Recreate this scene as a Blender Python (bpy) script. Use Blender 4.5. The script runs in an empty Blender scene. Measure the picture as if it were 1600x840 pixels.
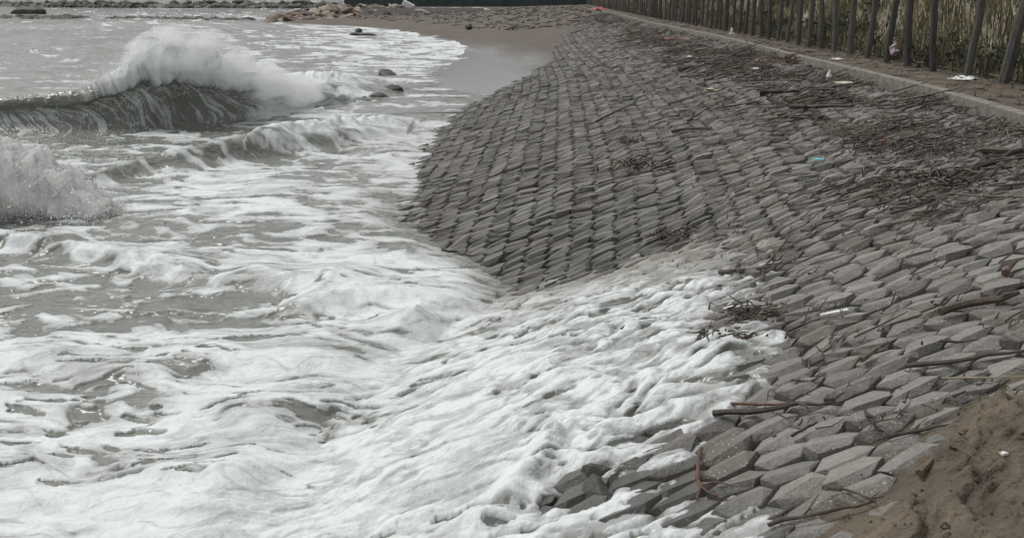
import bpy, bmesh, math, random
import numpy as np
from mathutils import Matrix, Vector

random.seed(7)
rng = np.random.default_rng(7)
S = bpy.context.scene
C = S.collection

# ------------------------------------------------------------------ camera
CAM_H, FPX, VH = 3.3, 1600.0, 425.0          # eye height, focal length in 1600-px pixels, rows from centre up to the horizon
PITCH = math.atan(VH / FPX)
cd = bpy.data.cameras.new('camera')
cam = bpy.data.objects.new('camera', cd)
C.objects.link(cam)
cd.sensor_width = 36.0
cd.lens = 36.0 * FPX / 1600.0
cd.clip_start, cd.clip_end = 0.1, 9000.0
cam.location = (0, 0, CAM_H)
cam.rotation_euler = (math.pi / 2 - PITCH, 0, 0)
S.camera = cam

# ------------------------------------------------------------------ sky and sun (overcast)
SUN_EL, SUN_AZ = math.radians(62), math.radians(-62)     # azimuth from +Y, minus = towards the sea
w = bpy.data.worlds.new('World')
S.world = w
w.use_nodes = True
wn, wl = w.node_tree.nodes, w.node_tree.links
wn.clear()
sky = wn.new('ShaderNodeTexSky')
sky.sky_type = 'NISHITA'
sky.sun_disc = False
sky.sun_elevation = SUN_EL
sky.sun_rotation = SUN_AZ
sky.air_density, sky.dust_density, sky.ozone_density = 1.0, 4.0, 1.0
hs = wn.new('ShaderNodeHueSaturation')
hs.inputs['Saturation'].default_value = 0.14
bg = wn.new('ShaderNodeBackground')
bg.inputs['Strength'].default_value = 0.105
wo = wn.new('ShaderNodeOutputWorld')
wl.new(sky.outputs[0], hs.inputs['Color'])
wl.new(hs.outputs[0], bg.inputs['Color'])
wl.new(bg.outputs[0], wo.inputs['Surface'])
sd = bpy.data.lights.new('sun', 'SUN')
sd.energy, sd.angle, sd.color = 0.9, math.radians(16), (1.0, 0.985, 0.955)
sun = bpy.data.objects.new('sun', sd)
C.objects.link(sun)
dv = Vector((math.sin(SUN_AZ) * math.cos(SUN_EL), math.cos(SUN_AZ) * math.cos(SUN_EL), math.sin(SUN_EL)))
sun.rotation_euler = dv.to_track_quat('Z', 'Y').to_euler()
sun.location = (0, 0, 60)
S.view_settings.view_transform = 'Standard'
S.view_settings.look = 'None'
S.view_settings.exposure = 0.36
S.view_settings.gamma = 1.0
S.render.engine = 'CYCLES'
S.cycles.use_denoising = True
S.cycles.denoiser = 'OPENIMAGEDENOISE'
S.cycles.denoising_input_passes = 'RGB_ALBEDO_NORMAL'
S.cycles.denoising_prefilter = 'ACCURATE'
S.cycles.max_bounces = 6
S.cycles.transparent_max_bounces = 24

# ------------------------------------------------------------------ helpers
CP, SP = math.cos(PITCH), math.sin(PITCH)


def at(px, py, z=0.0):
    """point of the height z seen at a pixel of the 1600x840 photograph"""
    u, v = px - 800.0, py - 420.0
    yf, zz = FPX * CP - v * SP, -FPX * SP - v * CP
    k = (CAM_H - z) / -zz
    return (u * k, yf * k, z)


def to_px(X, Y, Z):
    dz = Z - CAM_H
    depth = Y * CP - dz * SP
    up = Y * SP + dz * CP
    return 800 + FPX * X / depth, 420 - FPX * up / depth


_G = rng.normal(size=(256, 256, 2))
_G /= np.linalg.norm(_G, axis=2, keepdims=True)


def noise(x, y, seed=0):
    x = np.asarray(x, float) + seed * 17.37
    y = np.asarray(y, float) + seed * 41.91
    ix, iy = np.floor(x).astype(np.int64), np.floor(y).astype(np.int64)
    fx, fy = x - ix, y - iy
    ux, uy = fx * fx * fx * (fx * (fx * 6 - 15) + 10), fy * fy * fy * (fy * (fy * 6 - 15) + 10)
    ix &= 255
    iy &= 255
    jx, jy = (ix + 1) & 255, (iy + 1) & 255
    g = _G[ix, iy]; a = g[..., 0] * fx + g[..., 1] * fy
    g = _G[jx, iy]; b = g[..., 0] * (fx - 1) + g[..., 1] * fy
    g = _G[ix, jy]; c = g[..., 0] * fx + g[..., 1] * (fy - 1)
    g = _G[jx, jy]; d = g[..., 0] * (fx - 1) + g[..., 1] * (fy - 1)
    return ((a + (b - a) * ux) * (1 - uy) + (c + (d - c) * ux) * uy) * 1.45


def fbm(x, y, n=4, seed=0, gain=0.5):
    s, a, t = 0, 1.0, 0
    for k in range(n):
        s = s + a * noise(x * 2.03 ** k, y * 2.03 ** k, seed + k * 3)
        t += a
        a *= gain
    return s / t


def smooth(a, b, x):
    t = np.clip((x - a) / (b - a), 0, 1)
    return t * t * (3 - 2 * t)


def curve(xs, ys, k=2.0):
    g = np.linspace(-20, 420, 1761)
    v = np.interp(g, xs, ys)
    n = int(k / 0.25)
    ker = np.hanning(2 * n + 3)
    ker /= ker.sum()
    v = np.convolve(np.pad(v, n + 1, mode='edge'), ker, mode='valid')
    return lambda q: np.interp(q, g, v)


def mesh_np(name, verts, faces, mat=None, attrs=None, smooth_=False):
    """faces: (n,3) or (n,4) int array, or a list of such arrays"""
    me = bpy.data.meshes.new(name)
    fl = faces if isinstance(faces, list) else [faces]
    fl = [np.asarray(f, np.int32) for f in fl if len(f)]
    verts = np.asarray(verts, np.float32)
    me.vertices.add(len(verts))
    me.vertices.foreach_set('co', verts.ravel())
    nl = sum(f.size for f in fl)
    me.loops.add(nl)
    me.loops.foreach_set('vertex_index', np.concatenate([f.ravel() for f in fl]))
    tot = np.concatenate([np.full(len(f), f.shape[1], np.int32) for f in fl])
    me.polygons.add(len(tot))
    me.polygons.foreach_set('loop_start', np.concatenate([[0], np.cumsum(tot)[:-1]]).astype(np.int32))
    me.polygons.foreach_set('use_smooth', np.full(len(tot), bool(smooth_)))
    me.update(calc_edges=True)
    for k, v in (attrs or {}).items():
        a = me.attributes.new(k, 'FLOAT', 'POINT')
        a.data.foreach_set('value', np.asarray(v, np.float32))
    if mat:
        me.materials.append(mat)
    return me


def link(name, me, parent=None, loc=(0, 0, 0), rot=(0, 0, 0)):
    o = bpy.data.objects.new(name, me)
    C.objects.link(o)
    o.location, o.rotation_euler = loc, rot
    if parent:
        o.parent = parent
    return o


def tag(o, label=None, cat=None, group=None, kind=None):
    for k, v in (('label', label), ('category', cat), ('group', group), ('kind', kind)):
        if v:
            o[k] = v
    return o


def grid_faces(nr, nc):
    i = np.arange(nr * nc).reshape(nr, nc)
    return np.stack([i[:-1, :-1], i[:-1, 1:], i[1:, 1:], i[1:, :-1]], -1).reshape(-1, 4)


class Soup:
    def __init__(self):
        self.v, self.f3, self.f4, self.t, self.n = [], [], [], [], 0

    def add(self, v, f, tone=0.5):
        v = np.asarray(v, float)
        f = np.asarray(f, np.int64)
        (self.f3 if f.shape[1] == 3 else self.f4).append(f + self.n)
        self.v.append(v)
        self.t.append(np.full(len(v), tone))
        self.n += len(v)

    def tube(self, pts, radii, sides=5, tone=0.5):
        pts = np.asarray(pts, float)
        m = len(pts)
        d = np.gradient(pts, axis=0)
        d /= np.linalg.norm(d, axis=1, keepdims=True) + 1e-9
        ref = np.array([0.13, 0.21, 1.0]) if abs(d[0, 2]) < 0.9 else np.array([1.0, 0.1, 0.0])
        a = np.cross(d, ref); a /= np.linalg.norm(a, axis=1, keepdims=True)
        b = np.cross(d, a)
        th = np.arange(sides) * 2 * math.pi / sides
        r = np.broadcast_to(np.asarray(radii, float), (m,))[:, None, None]
        v = pts[:, None] + r * (np.cos(th)[None, :, None] * a[:, None] + np.sin(th)[None, :, None] * b[:, None])
        v = v.reshape(-1, 3)
        i = np.arange(m * sides).reshape(m, sides)
        j = np.roll(i, -1, axis=1)
        f = np.stack([i[:-1], j[:-1], j[1:], i[1:]], -1).reshape(-1, 4)
        v = np.vstack([v, pts[:1], pts[-1:]])
        self.add(v, f, tone)
        base = self.n - len(v)
        c0, c1 = m * sides, m * sides + 1
        e = [(c0, j[0, k], i[0, k]) for k in range(sides)] + [(c1, i[-1, k], j[-1, k]) for k in range(sides)]
        self.f3.append(np.array(e) + base)

    def mesh(self, name, mat, smooth_=False):
        fl = []
        if self.f4: fl.append(np.concatenate(self.f4))
        if self.f3: fl.append(np.concatenate(self.f3))
        return mesh_np(name, np.concatenate(self.v), fl, mat, {'tone': np.concatenate(self.t)}, smooth_)


# ------------------------------------------------------------------ node material helper
class NT:
    def __init__(self, name):
        self.m = bpy.data.materials.new(name)
        self.m.use_nodes = True
        self.t = self.m.node_tree
        self.t.nodes.clear()
        self.out = self.t.nodes.new('ShaderNodeOutputMaterial')

    def n(self, typ, ins=None, **kw):
        nd = self.t.nodes.new('ShaderNode' + typ)
        for k, v in kw.items():
            setattr(nd, k, v)
        for k, v in (ins or {}).items():
            s = nd.inputs[k]
            if isinstance(v, bpy.types.NodeSocket):
                self.t.links.new(v, s)
            elif isinstance(v, bpy.types.Node):
                self.t.links.new(v.outputs[0], s)
            else:
                s.default_value = v
        return nd

    def math(self, op, a, b=None, clamp=False):
        ins = {0: a}
        if b is not None:
            ins[1] = b
        return self.n('Math', ins, operation=op, use_clamp=clamp).outputs[0]

    def ramp(self, fac, stops):
        r = self.n('ValToRGB', {0: fac})
        e = r.color_ramp.elements
        while len(e) < len(stops):
            e.new(0.5)
        for k, (p, c) in enumerate(stops):
            e[k].position = p
            e[k].color = (c, c, c, 1) if not isinstance(c, tuple) else (*c, 1)
        return r.outputs[0]

    def mix(self, fac, a, b, mode='MIX'):
        nd = self.n('Mix', data_type='RGBA', blend_type=mode)
        for s, v in ((nd.inputs[0], fac), (nd.inputs[6], a), (nd.inputs[7], b)):
            if isinstance(v, bpy.types.NodeSocket):
                self.t.links.new(v, s)
            else:
                s.default_value = v if not isinstance(v, tuple) else (*v, 1)
        return nd.outputs[2]

    def noise(self, vec, scale, detail=4, rough=0.55):
        return self.n('TexNoise', {'Vector': vec, 'Scale': scale, 'Detail': detail, 'Roughness': rough}).outputs[0]

    def pos(self):
        return self.n('NewGeometry').outputs['Position']

    def scaled(self, vec, s):
        return self.n('VectorMath', {0: vec, 1: s}, operation='MULTIPLY').outputs[0]

    def attr(self, name):
        return self.n('Attribute', attribute_name=name).outputs['Fac']

    def bsdf(self, color, rough=0.8, bump=None, bump_d=0.01, bump_s=1.0, spec=0.5, out=True, **kw):
        p = self.n('BsdfPrincipled')
        for k, v in (('Base Color', color), ('Roughness', rough), ('Specular IOR Level', spec), *kw.items()):
            s = p.inputs[k]
            if isinstance(v, bpy.types.NodeSocket):
                self.t.links.new(v, s)
            else:
                s.default_value = (*v, 1) if isinstance(v, tuple) and len(v) == 3 else v
        if bump is not None:
            b = self.n('Bump', {'Height': bump, 'Distance': bump_d, 'Strength': bump_s})
            self.t.links.new(b.outputs[0], p.inputs['Normal'])
        if out:
            self.t.links.new(p.outputs[0], self.out.inputs['Surface'])
        return p


# ------------------------------------------------------------------ materials
def mat_concrete(name, base=(0.225, 0.216, 0.196), wetmap=True):
    t = NT(name)
    P = t.pos()
    n1 = t.noise(P, 1.3, 5)
    n2 = t.noise(P, 14.0, 5, 0.65)
    n3 = t.noise(P, 90.0, 3, 0.7)
    rnd = t.n('ObjectInfo').outputs['Random']
    tone = t.math('ADD', t.math('MULTIPLY', rnd, 0.7), t.math('MULTIPLY', t.attr('tone'), 0.7))
    f = t.math('ADD', t.math('MULTIPLY', n2, 0.55), t.math('MULTIPLY', tone, 0.48))
    dark = tuple(c * 0.45 for c in base)
    lite = tuple(c * 1.38 for c in base)
    col = t.mix(t.ramp(f, [(0.25, 0.0), (0.85, 1.0)]), dark, lite)
    col = t.mix(t.ramp(n1, [(0.48, 0.0), (0.68, 0.55)]), col, (0.135, 0.115, 0.085))       # sandy silt film
    vor = t.n('TexVoronoi', {'Vector': P, 'Scale': 62.0}).outputs
    sel = t.n('SeparateColor', {0: vor['Color']}).outputs[0]
    peb = t.math('MULTIPLY', t.math('LESS_THAN', vor['Distance'], 0.36), t.math('GREATER_THAN', sel, 0.84))
    peb = t.math('MULTIPLY', peb, t.ramp(t.noise(P, 2.2, 2), [(0.42, 0.15), (0.6, 1.0)]))
    col = t.mix(peb, col, (0.52, 0.50, 0.45))
    z = t.n('SeparateXYZ', {0: P}).outputs[2]
    wet = t.ramp(t.math('ADD', z, t.math('MULTIPLY', n1, 0.5)), [(0.85, 1.0), (1.22, 0.0)])
    wet = t.math('MULTIPLY', wet, t.ramp(t.math('MULTIPLY', t.n('SeparateXYZ', {0: P}).outputs[1], 0.05), [(0.58, 1.0), (0.78, 0.35)]))
    col = t.mix(t.math('MULTIPLY', wet, 0.55), col, (0.045, 0.043, 0.040))
    rough = t.math('SUBTRACT', 0.82, t.math('MULTIPLY', wet, 0.5))
    h = t.math('ADD', n2, t.math('ADD', t.math('MULTIPLY', n3, 0.6), t.math('MULTIPLY', peb, 0.25)))
    p = t.bsdf(col, rough, out=True)
    bv = t.n('Bevel', {'Radius': 0.014}, samples=3)
    n4 = t.noise(P, 34.0, 4, 0.65)
    b = t.n('Bump', {'Height': t.math('ADD', h, n4), 'Distance': 0.016, 'Strength': 1.0, 'Normal': bv.outputs[0]})
    t.t.links.new(b.outputs[0], p.inputs['Normal'])
    return t.m


def mat_noise(name, c0, c1, scale=6.0, rough=0.85, bump=0.01, detail=6, tone=0.0, stretch=(1, 1, 1), rnd=0.0):
    t = NT(name)
    P = t.scaled(t.pos(), stretch)
    n = t.noise(P, scale, detail, 0.62)
    f = n
    if tone:
        f = t.math('ADD', t.math('MULTIPLY', n, 1 - tone), t.math('MULTIPLY', t.attr('tone'), tone))
    if rnd:
        f = t.math('ADD', t.math('MULTIPLY', f, 1 - rnd), t.math('MULTIPLY', t.n('ObjectInfo').outputs['Random'], rnd))
    col = t.mix(t.ramp(f, [(0.28, 0.0), (0.72, 1.0)]), c0, c1)
    t.bsdf(col, rough, t.noise(P, scale * 3, 5, 0.6), bump)
    return t.m


def mat_sand():
    t = NT('sand')
    P = t.pos()
    n1 = t.noise(P, 0.35, 6, 0.65)
    n2 = t.noise(P, 5.0, 6, 0.7)
    n3 = t.noise(P, 160.0, 2)
    col = t.mix(t.ramp(t.math('ADD', t.math('MULTIPLY', n1, 0.5), t.math('MULTIPLY', n2, 0.5)), [(0.32, 0.0), (0.68, 1.0)]), (0.048, 0.039, 0.030), (0.150, 0.125, 0.096))
    col = t.mix(t.math('MULTIPLY', n3, 0.35), col, (0.2, 0.18, 0.15))
    wet = t.attr('wet')
    col = t.mix(t.math('MULTIPLY', wet, 0.75), col, (0.115, 0.113, 0.105))
    rough = t.math('SUBTRACT', 0.92, t.math('MULTIPLY', wet, 0.78))
    hgt = t.math('MULTIPLY', t.math('ADD', n2, t.math('MULTIPLY', n3, 0.15)), t.math('SUBTRACT', 1.0, t.math('MULTIPLY', wet, 0.97)))
    t.bsdf(col, rough, hgt, 0.05)
    return t.m


def foam_water(name, streak=None):
    """silty water under foam; foam = where the coverage attribute, broken up by fine noise, is above the threshold"""
    t = NT(name)
    P = t.pos()
    cov = t.attr('foam')
    lump = t.attr('lump')
    thn = t.attr('thin')
    na = t.noise(t.scaled(P, (0.75, 1.0, 0.5)), 9.0, 6, 0.62)
    nb = t.noise(P, 38.0, 4, 0.65)
    vor = t.n('TexVoronoi', {'Vector': P, 'Scale': 26.0}, feature='DISTANCE_TO_EDGE').outputs['Distance']
    fine = t.math('ADD', t.math('MULTIPLY', t.math('SUBTRACT', na, 0.5), 0.34), t.math('MULTIPLY', t.math('SUBTRACT', nb, 0.5), 0.20))
    f = t.math('SUBTRACT', t.math('ADD', cov, fine), t.math('MULTIPLY', thn, 0.20))
    mask = t.ramp(f, [(0.43, 0.0), (0.49, 0.66), (0.60, 0.92), (0.9, 1.0)])
    lace = t.ramp(vor, [(0.02, 0.16), (0.14, 0.0)])
    thin = t.ramp(cov, [(0.12, 0.0), (0.45, 1.0)])
    mask = t.math('MAXIMUM', mask, t.math('MULTIPLY', lace, thin))
    # water
    rip = t.noise(t.scaled(P, (0.5, 1.0, 1.0)), 2.8, 3, 0.5)
    wcol = t.mix(t.noise(P, 0.5, 3), (0.155, 0.166, 0.143), (0.208, 0.216, 0.190))
    rip = t.math('ADD', rip, t.math('MULTIPLY', t.noise(t.scaled(P, (0.45, 1.0, 1.0)), 0.9, 4, 0.6), 1.6))
    wat = t.bsdf(wcol, 0.07, t.math('ADD', rip, t.math('MULTIPLY', t.noise(t.scaled(P, (0.5, 1.0, 1.0)), 8.0, 2, 0.5), 0.12)), 0.16, 0.8, out=False, **{'IOR': 1.33})
    # foam
    fcol = t.mix(t.ramp(t.math('ADD', t.math('ADD', t.math('MULTIPLY', na, 0.40), t.math('MULTIPLY', nb, 0.12)), t.math('MULTIPLY', cov, 0.60)), [(0.50, 0.0), (0.72, 0.55), (1.0, 1.0)]), (0.34, 0.35, 0.335), (0.735, 0.768, 0.768))
    tk = t.math('ADD', t.math('MULTIPLY', thn, 0.95), t.math('ADD', t.math('MULTIPLY', t.math('SUBTRACT', na, 0.5), 0.9), t.math('MULTIPLY', t.math('SUBTRACT', nb, 0.5), 0.7)))
    fcol = t.mix(t.ramp(tk, [(0.12, 0.0), (0.85, 0.92)]), fcol, (0.30, 0.31, 0.295))
    dirt = t.math('MULTIPLY', t.attr('silt'), t.ramp(t.noise(P, 4.5, 4), [(0.3, 0.6), (0.6, 1.0)]))
    fcol = t.mix(dirt, fcol, (0.20, 0.185, 0.155))
    h = t.math('ADD', t.math('MULTIPLY', na, 0.8), t.math('ADD', t.math('MULTIPLY', nb, 0.22), t.math('MULTIPLY', vor, 0.3)))
    fb = t.bsdf(fcol, 0.55, t.math('MULTIPLY', h, t.math('ADD', 0.20, t.math('MULTIPLY', lump, 0.35))), 0.045, 1.0, spec=0.3, out=False)
    ms = t.n('MixShader', {0: mask, 1: wat, 2: fb})
    t.t.links.new(ms.outputs[0], t.out.inputs['Surface'])
    return t.m


M = {}
M['block'] = mat_concrete('revetment_concrete')
M['kerb'] = mat_noise('kerb_concrete', (0.10, 0.095, 0.080), (0.26, 0.24, 0.20), 5.0, 0.85, 0.008)
M['bed'] = mat_noise('joint_sand', (0.030, 0.026, 0.021), (0.085, 0.074, 0.058), 8.0, 0.9, 0.02)
M['sand'] = mat_sand()
M['moundsand'] = mat_noise('heaped_sand', (0.050, 0.040, 0.029), (0.175, 0.142, 0.102), 3.2, 0.95, 0.09, 9)
M['wood'] = mat_noise('wet_driftwood', (0.016, 0.012, 0.009), (0.135, 0.102, 0.075), 16.0, 0.65, 0.006, tone=0.55, stretch=(1, 1, 2), rnd=0.0)
M['wood_red'] = mat_noise('red_brown_wood', (0.060, 0.028, 0.018), (0.16, 0.085, 0.058), 20.0, 0.7, 0.005)
M['wood_pale'] = mat_noise('bleached_wood', (0.17, 0.14, 0.095), (0.36, 0.31, 0.23), 20.0, 0.75, 0.005)
M['wood_brown'] = mat_noise('brown_wood', (0.075, 0.055, 0.036), (0.19, 0.145, 0.095), 18.0, 0.7, 0.005)
M['post'] = mat_noise('weathered_post_timber', (0.030, 0.029, 0.025), (0.140, 0.132, 0.113), 9.0, 0.8, 0.012, stretch=(3, 3, 0.4), rnd=0.25)
M['rock'] = mat_noise('groyne_rock', (0.12, 0.095, 0.078), (0.36, 0.30, 0.25), 1.3, 0.85, 0.05, rnd=0.55)
M['rock_pale'] = mat_noise('pale_rock', (0.27, 0.25, 0.22), (0.50, 0.47, 0.42), 2.0, 0.85, 0.04)
M['rock_dark'] = mat_noise('dark_rock', (0.022, 0.021, 0.018), (0.085, 0.078, 0.066), 3.0, 0.6, 0.03)
M['armour'] = mat_noise('breakwater_stone', (0.045, 0.046, 0.040), (0.16, 0.155, 0.130), 0.35, 0.85, 0.05, tone=0.45)
M['white'] = mat_noise('white_plastic', (0.66, 0.66, 0.63), (0.82, 0.82, 0.80), 12.0, 0.5, 0.004)
M['cream'] = mat_noise('cream_board', (0.46, 0.41, 0.30), (0.62, 0.57, 0.45), 12.0, 0.7, 0.004)
M['pink'] = mat_noise('pink_bag', (0.26, 0.19, 0.20), (0.60, 0.50, 0.52), 14.0, 0.5, 0.004)
M['cyan'] = mat_noise('cyan_plastic', (0.10, 0.36, 0.42), (0.22, 0.52, 0.58), 12.0, 0.5, 0.003)
M['red'] = mat_noise('faded_red_plastic', (0.28, 0.06, 0.06), (0.46, 0.16, 0.15), 12.0, 0.6, 0.003)
M['net_far'] = mat_noise('dark_green_net', (0.040, 0.062, 0.060), (0.072, 0.100, 0.096), 0.8, 0.8, 0.02)
M['bank'] = mat_noise('dune_earth', (0.085, 0.072, 0.050), (0.36, 0.315, 0.23), 1.6, 0.95, 0.06, 8)


def mat_grass():
    t = NT('dry_dune_grass')
    a = t.attr('tone')
    col = t.ramp(a, [(0.0, (0.040, 0.042, 0.018)), (0.45, (0.12, 0.108, 0.050)), (0.8, (0.26, 0.22, 0.12)), (1.0, (0.38, 0.33, 0.20))])
    t.bsdf(col, 0.85)
    return t.m


M['grass'] = mat_grass()
M['scrub'] = mat_noise('scrub_leaves', (0.018, 0.022, 0.010), (0.060, 0.062, 0.028), 3.0, 0.8, 0.01, tone=0.6)


def mat_net():
    t = NT('fence_netting')
    P = t.pos()
    s = t.n('SeparateXYZ', {0: P}).outputs
    a = t.math('LESS_THAN', t.math('FRACT', t.math('MULTIPLY', s[1], 22.0)), 0.06)
    b = t.math('LESS_THAN', t.math('FRACT', t.math('MULTIPLY', s[2], 26.0)), 0.07)
    m = t.math('MAXIMUM', a, b)
    p = t.bsdf((0.030, 0.034, 0.032), 0.8, out=False)
    tr = t.n('BsdfTransparent')
    t.t.links.new(t.n('MixShader', {0: m, 1: tr.outputs[0], 2: p.outputs[0]}).outputs[0], t.out.inputs['Surface'])
    return t.m


M['net'] = mat_net()
M['sea'] = foam_water('foaming_sea')


def mat_spray_sheet():
    """thin film of aerated water: streaks along the flow (uv attributes) let some of what is behind show"""
    t = NT('spray_film')
    u, v, d = t.attr('su'), t.attr('sv'), t.attr('dens')
    vec = t.n('CombineXYZ', {0: u, 1: v, 2: 0.0}).outputs[0]
    s1 = t.noise(t.scaled(vec, (1.0, 0.13, 1)), 9.0, 5, 0.65)
    s2 = t.noise(t.scaled(vec, (1.0, 0.35, 1)), 34.0, 4, 0.7)
    s = t.math('ADD', t.math('MULTIPLY', s1, 0.6), t.math('MULTIPLY', s2, 0.4))
    al = t.ramp(t.math('ADD', t.math('SUBTRACT', s, 0.5), d), [(0.36, 0.0), (0.62, 0.85), (0.8, 1.0)])
    col = t.mix(t.ramp(t.math('ADD', s, t.math('MULTIPLY', t.math('SUBTRACT', d, 0.6), 0.35)), [(0.38, 0.0), (0.66, 1.0)]), (0.70, 0.71, 0.66), (0.93, 0.94, 0.93))
    p = t.bsdf(col, 0.45, s, 0.04, spec=0.3, out=False)
    tl = t.n('BsdfTranslucent', {'Color': col})
    b = t.n('MixShader', {0: 0.35, 1: p.outputs[0], 2: tl.outputs[0]})
    t.t.links.new(t.n('MixShader', {0: al, 1: t.n('BsdfTransparent').outputs[0], 2: b.outputs[0]}).outputs[0], t.out.inputs['Surface'])
    return t.m


M['film'] = mat_spray_sheet()
t_ = NT('spray_drops')
p_ = t_.bsdf((0.92, 0.93, 0.92), 0.4, out=False)
tl_ = t_.n('BsdfTranslucent', {'Color': (0.92, 0.93, 0.92, 1)})
t_.t.links.new(t_.n('MixShader', {0: 0.4, 1: p_.outputs[0], 2: tl_.outputs[0]}).outputs[0], t_.out.inputs['Surface'])
M['drops'] = t_.m

# ------------------------------------------------------------------ lie of the land
XW = curve([0, 7, 9, 10.5, 12, 13.2, 14.6, 16.2, 18, 24, 30, 40, 50, 60, 400], [-1.0, -1.0, -0.6, 0.2, 0.45, -0.15, -0.95, -1.5, -1.75, -1.85, -1.5, -0.2, 0.9, 1.2, 1.2], 1.0)       # toe of the slope at z=0
XK = curve([-20, 0, 13.2, 16.3, 37, 66, 117, 200, 400], [4.9, 5.9, 6.57, 6.95, 7.9, 8.4, 10.0, 13.0, 20.0], 4.0)       # kerb
XF = curve([-20, 0, 19, 31, 41, 91, 150, 400], [7.7, 8.3, 8.9, 9.25, 9.7, 11.0, 13.0, 21.0], 4.0)                      # fence
ZT = curve([0, 26, 32, 40, 50, 63, 78, 95, 115, 150, 400], [-1.2, -0.45, -0.02, 0.15, 0.30, 0.5, 0.80, 1.15, 1.45, 1.6, 1.7], 2.5)  # sand at the toe
XS = curve([26, 40, 50, 63, 80, 109, 134, 160, 400], [-3.6, -4.0, -3.6, -3.2, -5.5, -14.0, -31.0, -34.0, -34.0], 3.0)          # beach waterline
ZTOP = 1.60


def slope_z(X, Y):
    xw, xk = XW(Y), XK(Y)
    t = (X - xw) / (xk - xw)
    tc = np.clip(t, -1.0, 1.0)
    z = ZTOP * tc + 0.16 * np.sin(np.pi * np.clip(tc, 0, 1)) + np.where(tc < 0, 0.5 * tc, 0)
    z = z + 0.022 * np.sin((xk - X) * 6.6 + 0.5 * np.sin(Y * 0.21)) * smooth(9, 16, Y) * np.clip(tc * 3, 0, 1)   # settled bands that run along the shore
    return z + 0.05 * noise(X * 0.35, Y * 0.35, 5)


def sand_z(X, Y):
    xs, zt = XS(Y), ZT(Y)
    xt = XW(Y) + np.clip(zt, 0, 2) / ZTOP * (XK(Y) - XW(Y))
    fr = (X - xs) / np.maximum(xt - xs, 0.5)
    z = np.where(fr > 0, zt * np.minimum(np.abs(fr), 1.0) ** 0.75, 0.05 * (X - xs))
    z = np.maximum(z, -2.5)
    rough = smooth(0.35, 0.8, z)
    return z + rough * (0.10 * fbm(X * 0.5, Y * 0.35, 4, 9) + 0.05)


def path_z(X, Y):
    return 1.76 + 0.05 * fbm(X * 0.8, Y * 0.8, 4, 12)


def bank_z(X, Y):
    d = X - XF(Y) - 0.2
    return path_z(X, Y) + np.clip(d, 0, None) * 0.15 + 3.6 * smooth(0.1, 6.5, d) + 0.35 * fbm(X * 0.5, Y * 0.35, 4, 31) * smooth(0, 1.5, d)


def surf(X, Y):
    """walkable surface: revetment, path or bank"""
    if X > XK(Y) + 0.1:
        return float(path_z(X, Y)) if X < XF(Y) else float(bank_z(X, Y))
    return float(max(slope_z(X, Y) + 0.045, sand_z(X, Y)))


def on(px, py):
    lo = at(px, py, 0.0)
    z = 0.5
    for _ in range(40):
        x, y, _z = at(px, py, z)
        z = 0.5 * z + 0.5 * max(0.0, min(2.9, surf(x, y)))
    return np.array(at(px, py, z))


# ------------------------------------------------------------------ ground: one sheet to the horizon
ys = np.unique(np.concatenate([np.linspace(-12, 26, 60), np.linspace(26, 70, 150), np.geomspace(70, 330, 170), np.geomspace(330, 5000, 14)]))
xs_rel = np.concatenate([-np.geomspace(3000, 60, 10), np.linspace(-58, -12, 60), np.linspace(-11.8, 9.0, 150), np.linspace(9.2, 30, 30), np.geomspace(33, 3000, 10)])
GX, GY = np.meshgrid(xs_rel, ys)
GYc = np.clip(GY, -18, 400)
gz = sand_z(GX, GYc)
k = GX - XW(GYc)
under = smooth(0.6, 1.6, k - np.clip(ZT(GYc), 0, 2) / ZTOP * (XK(GYc) - XW(GYc)))
gz = gz * (1 - under) + np.minimum(gz, slope_z(GX, GYc) - 0.5) * under
inland = smooth(0.6, 1.0, GX - XK(GYc))
gz = gz * (1 - inland) + (1.55) * inland
gz = np.where(GY > 420, np.minimum(gz, -1.5), gz)
wet = smooth(0.42, 0.16, gz + 0.10 * fbm(GX * 0.4, GY * 0.1, 3, 77)) * smooth(80, 55, GY) + smooth(0.16, 0.05, gz)
gm = mesh_np('ground', np.stack([GX, GY, gz], -1).reshape(-1, 3), grid_faces(*GX.shape), M['sand'], {'wet': np.clip(wet, 0, 1).ravel()}, True)
tag(link('ground', gm), kind='structure')

# path between kerb and fence, and the dune bank behind it
pr = np.linspace(-3, 330, 520)
pc = np.linspace(0, 1, 16)
PX = XK(pr)[:, None] + 0.12 + (XF(pr) + 0.6 - XK(pr) - 0.12)[:, None] * pc
PY = np.repeat(pr[:, None], 16, 1)
me = mesh_np('path', np.stack([PX, PY, path_z(PX, PY)], -1).reshape(-1, 3), grid_faces(520, 16), M['moundsand'], None, True)
tag(link('path', me), kind='structure')
br = np.linspace(2, 330, 420)
bc = np.linspace(0, 1, 46) ** 1.5
BX = XF(br)[:, None] + 0.45 + 26 * bc
BY = np.repeat(br[:, None], 46, 1)
bz = bank_z(BX, BY)
me = mesh_np('dune_bank', np.stack([BX, BY, bz], -1).reshape(-1, 3), grid_faces(420, 46), M['bank'], None, True)
tag(link('dune_bank', me), kind='structure')

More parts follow.
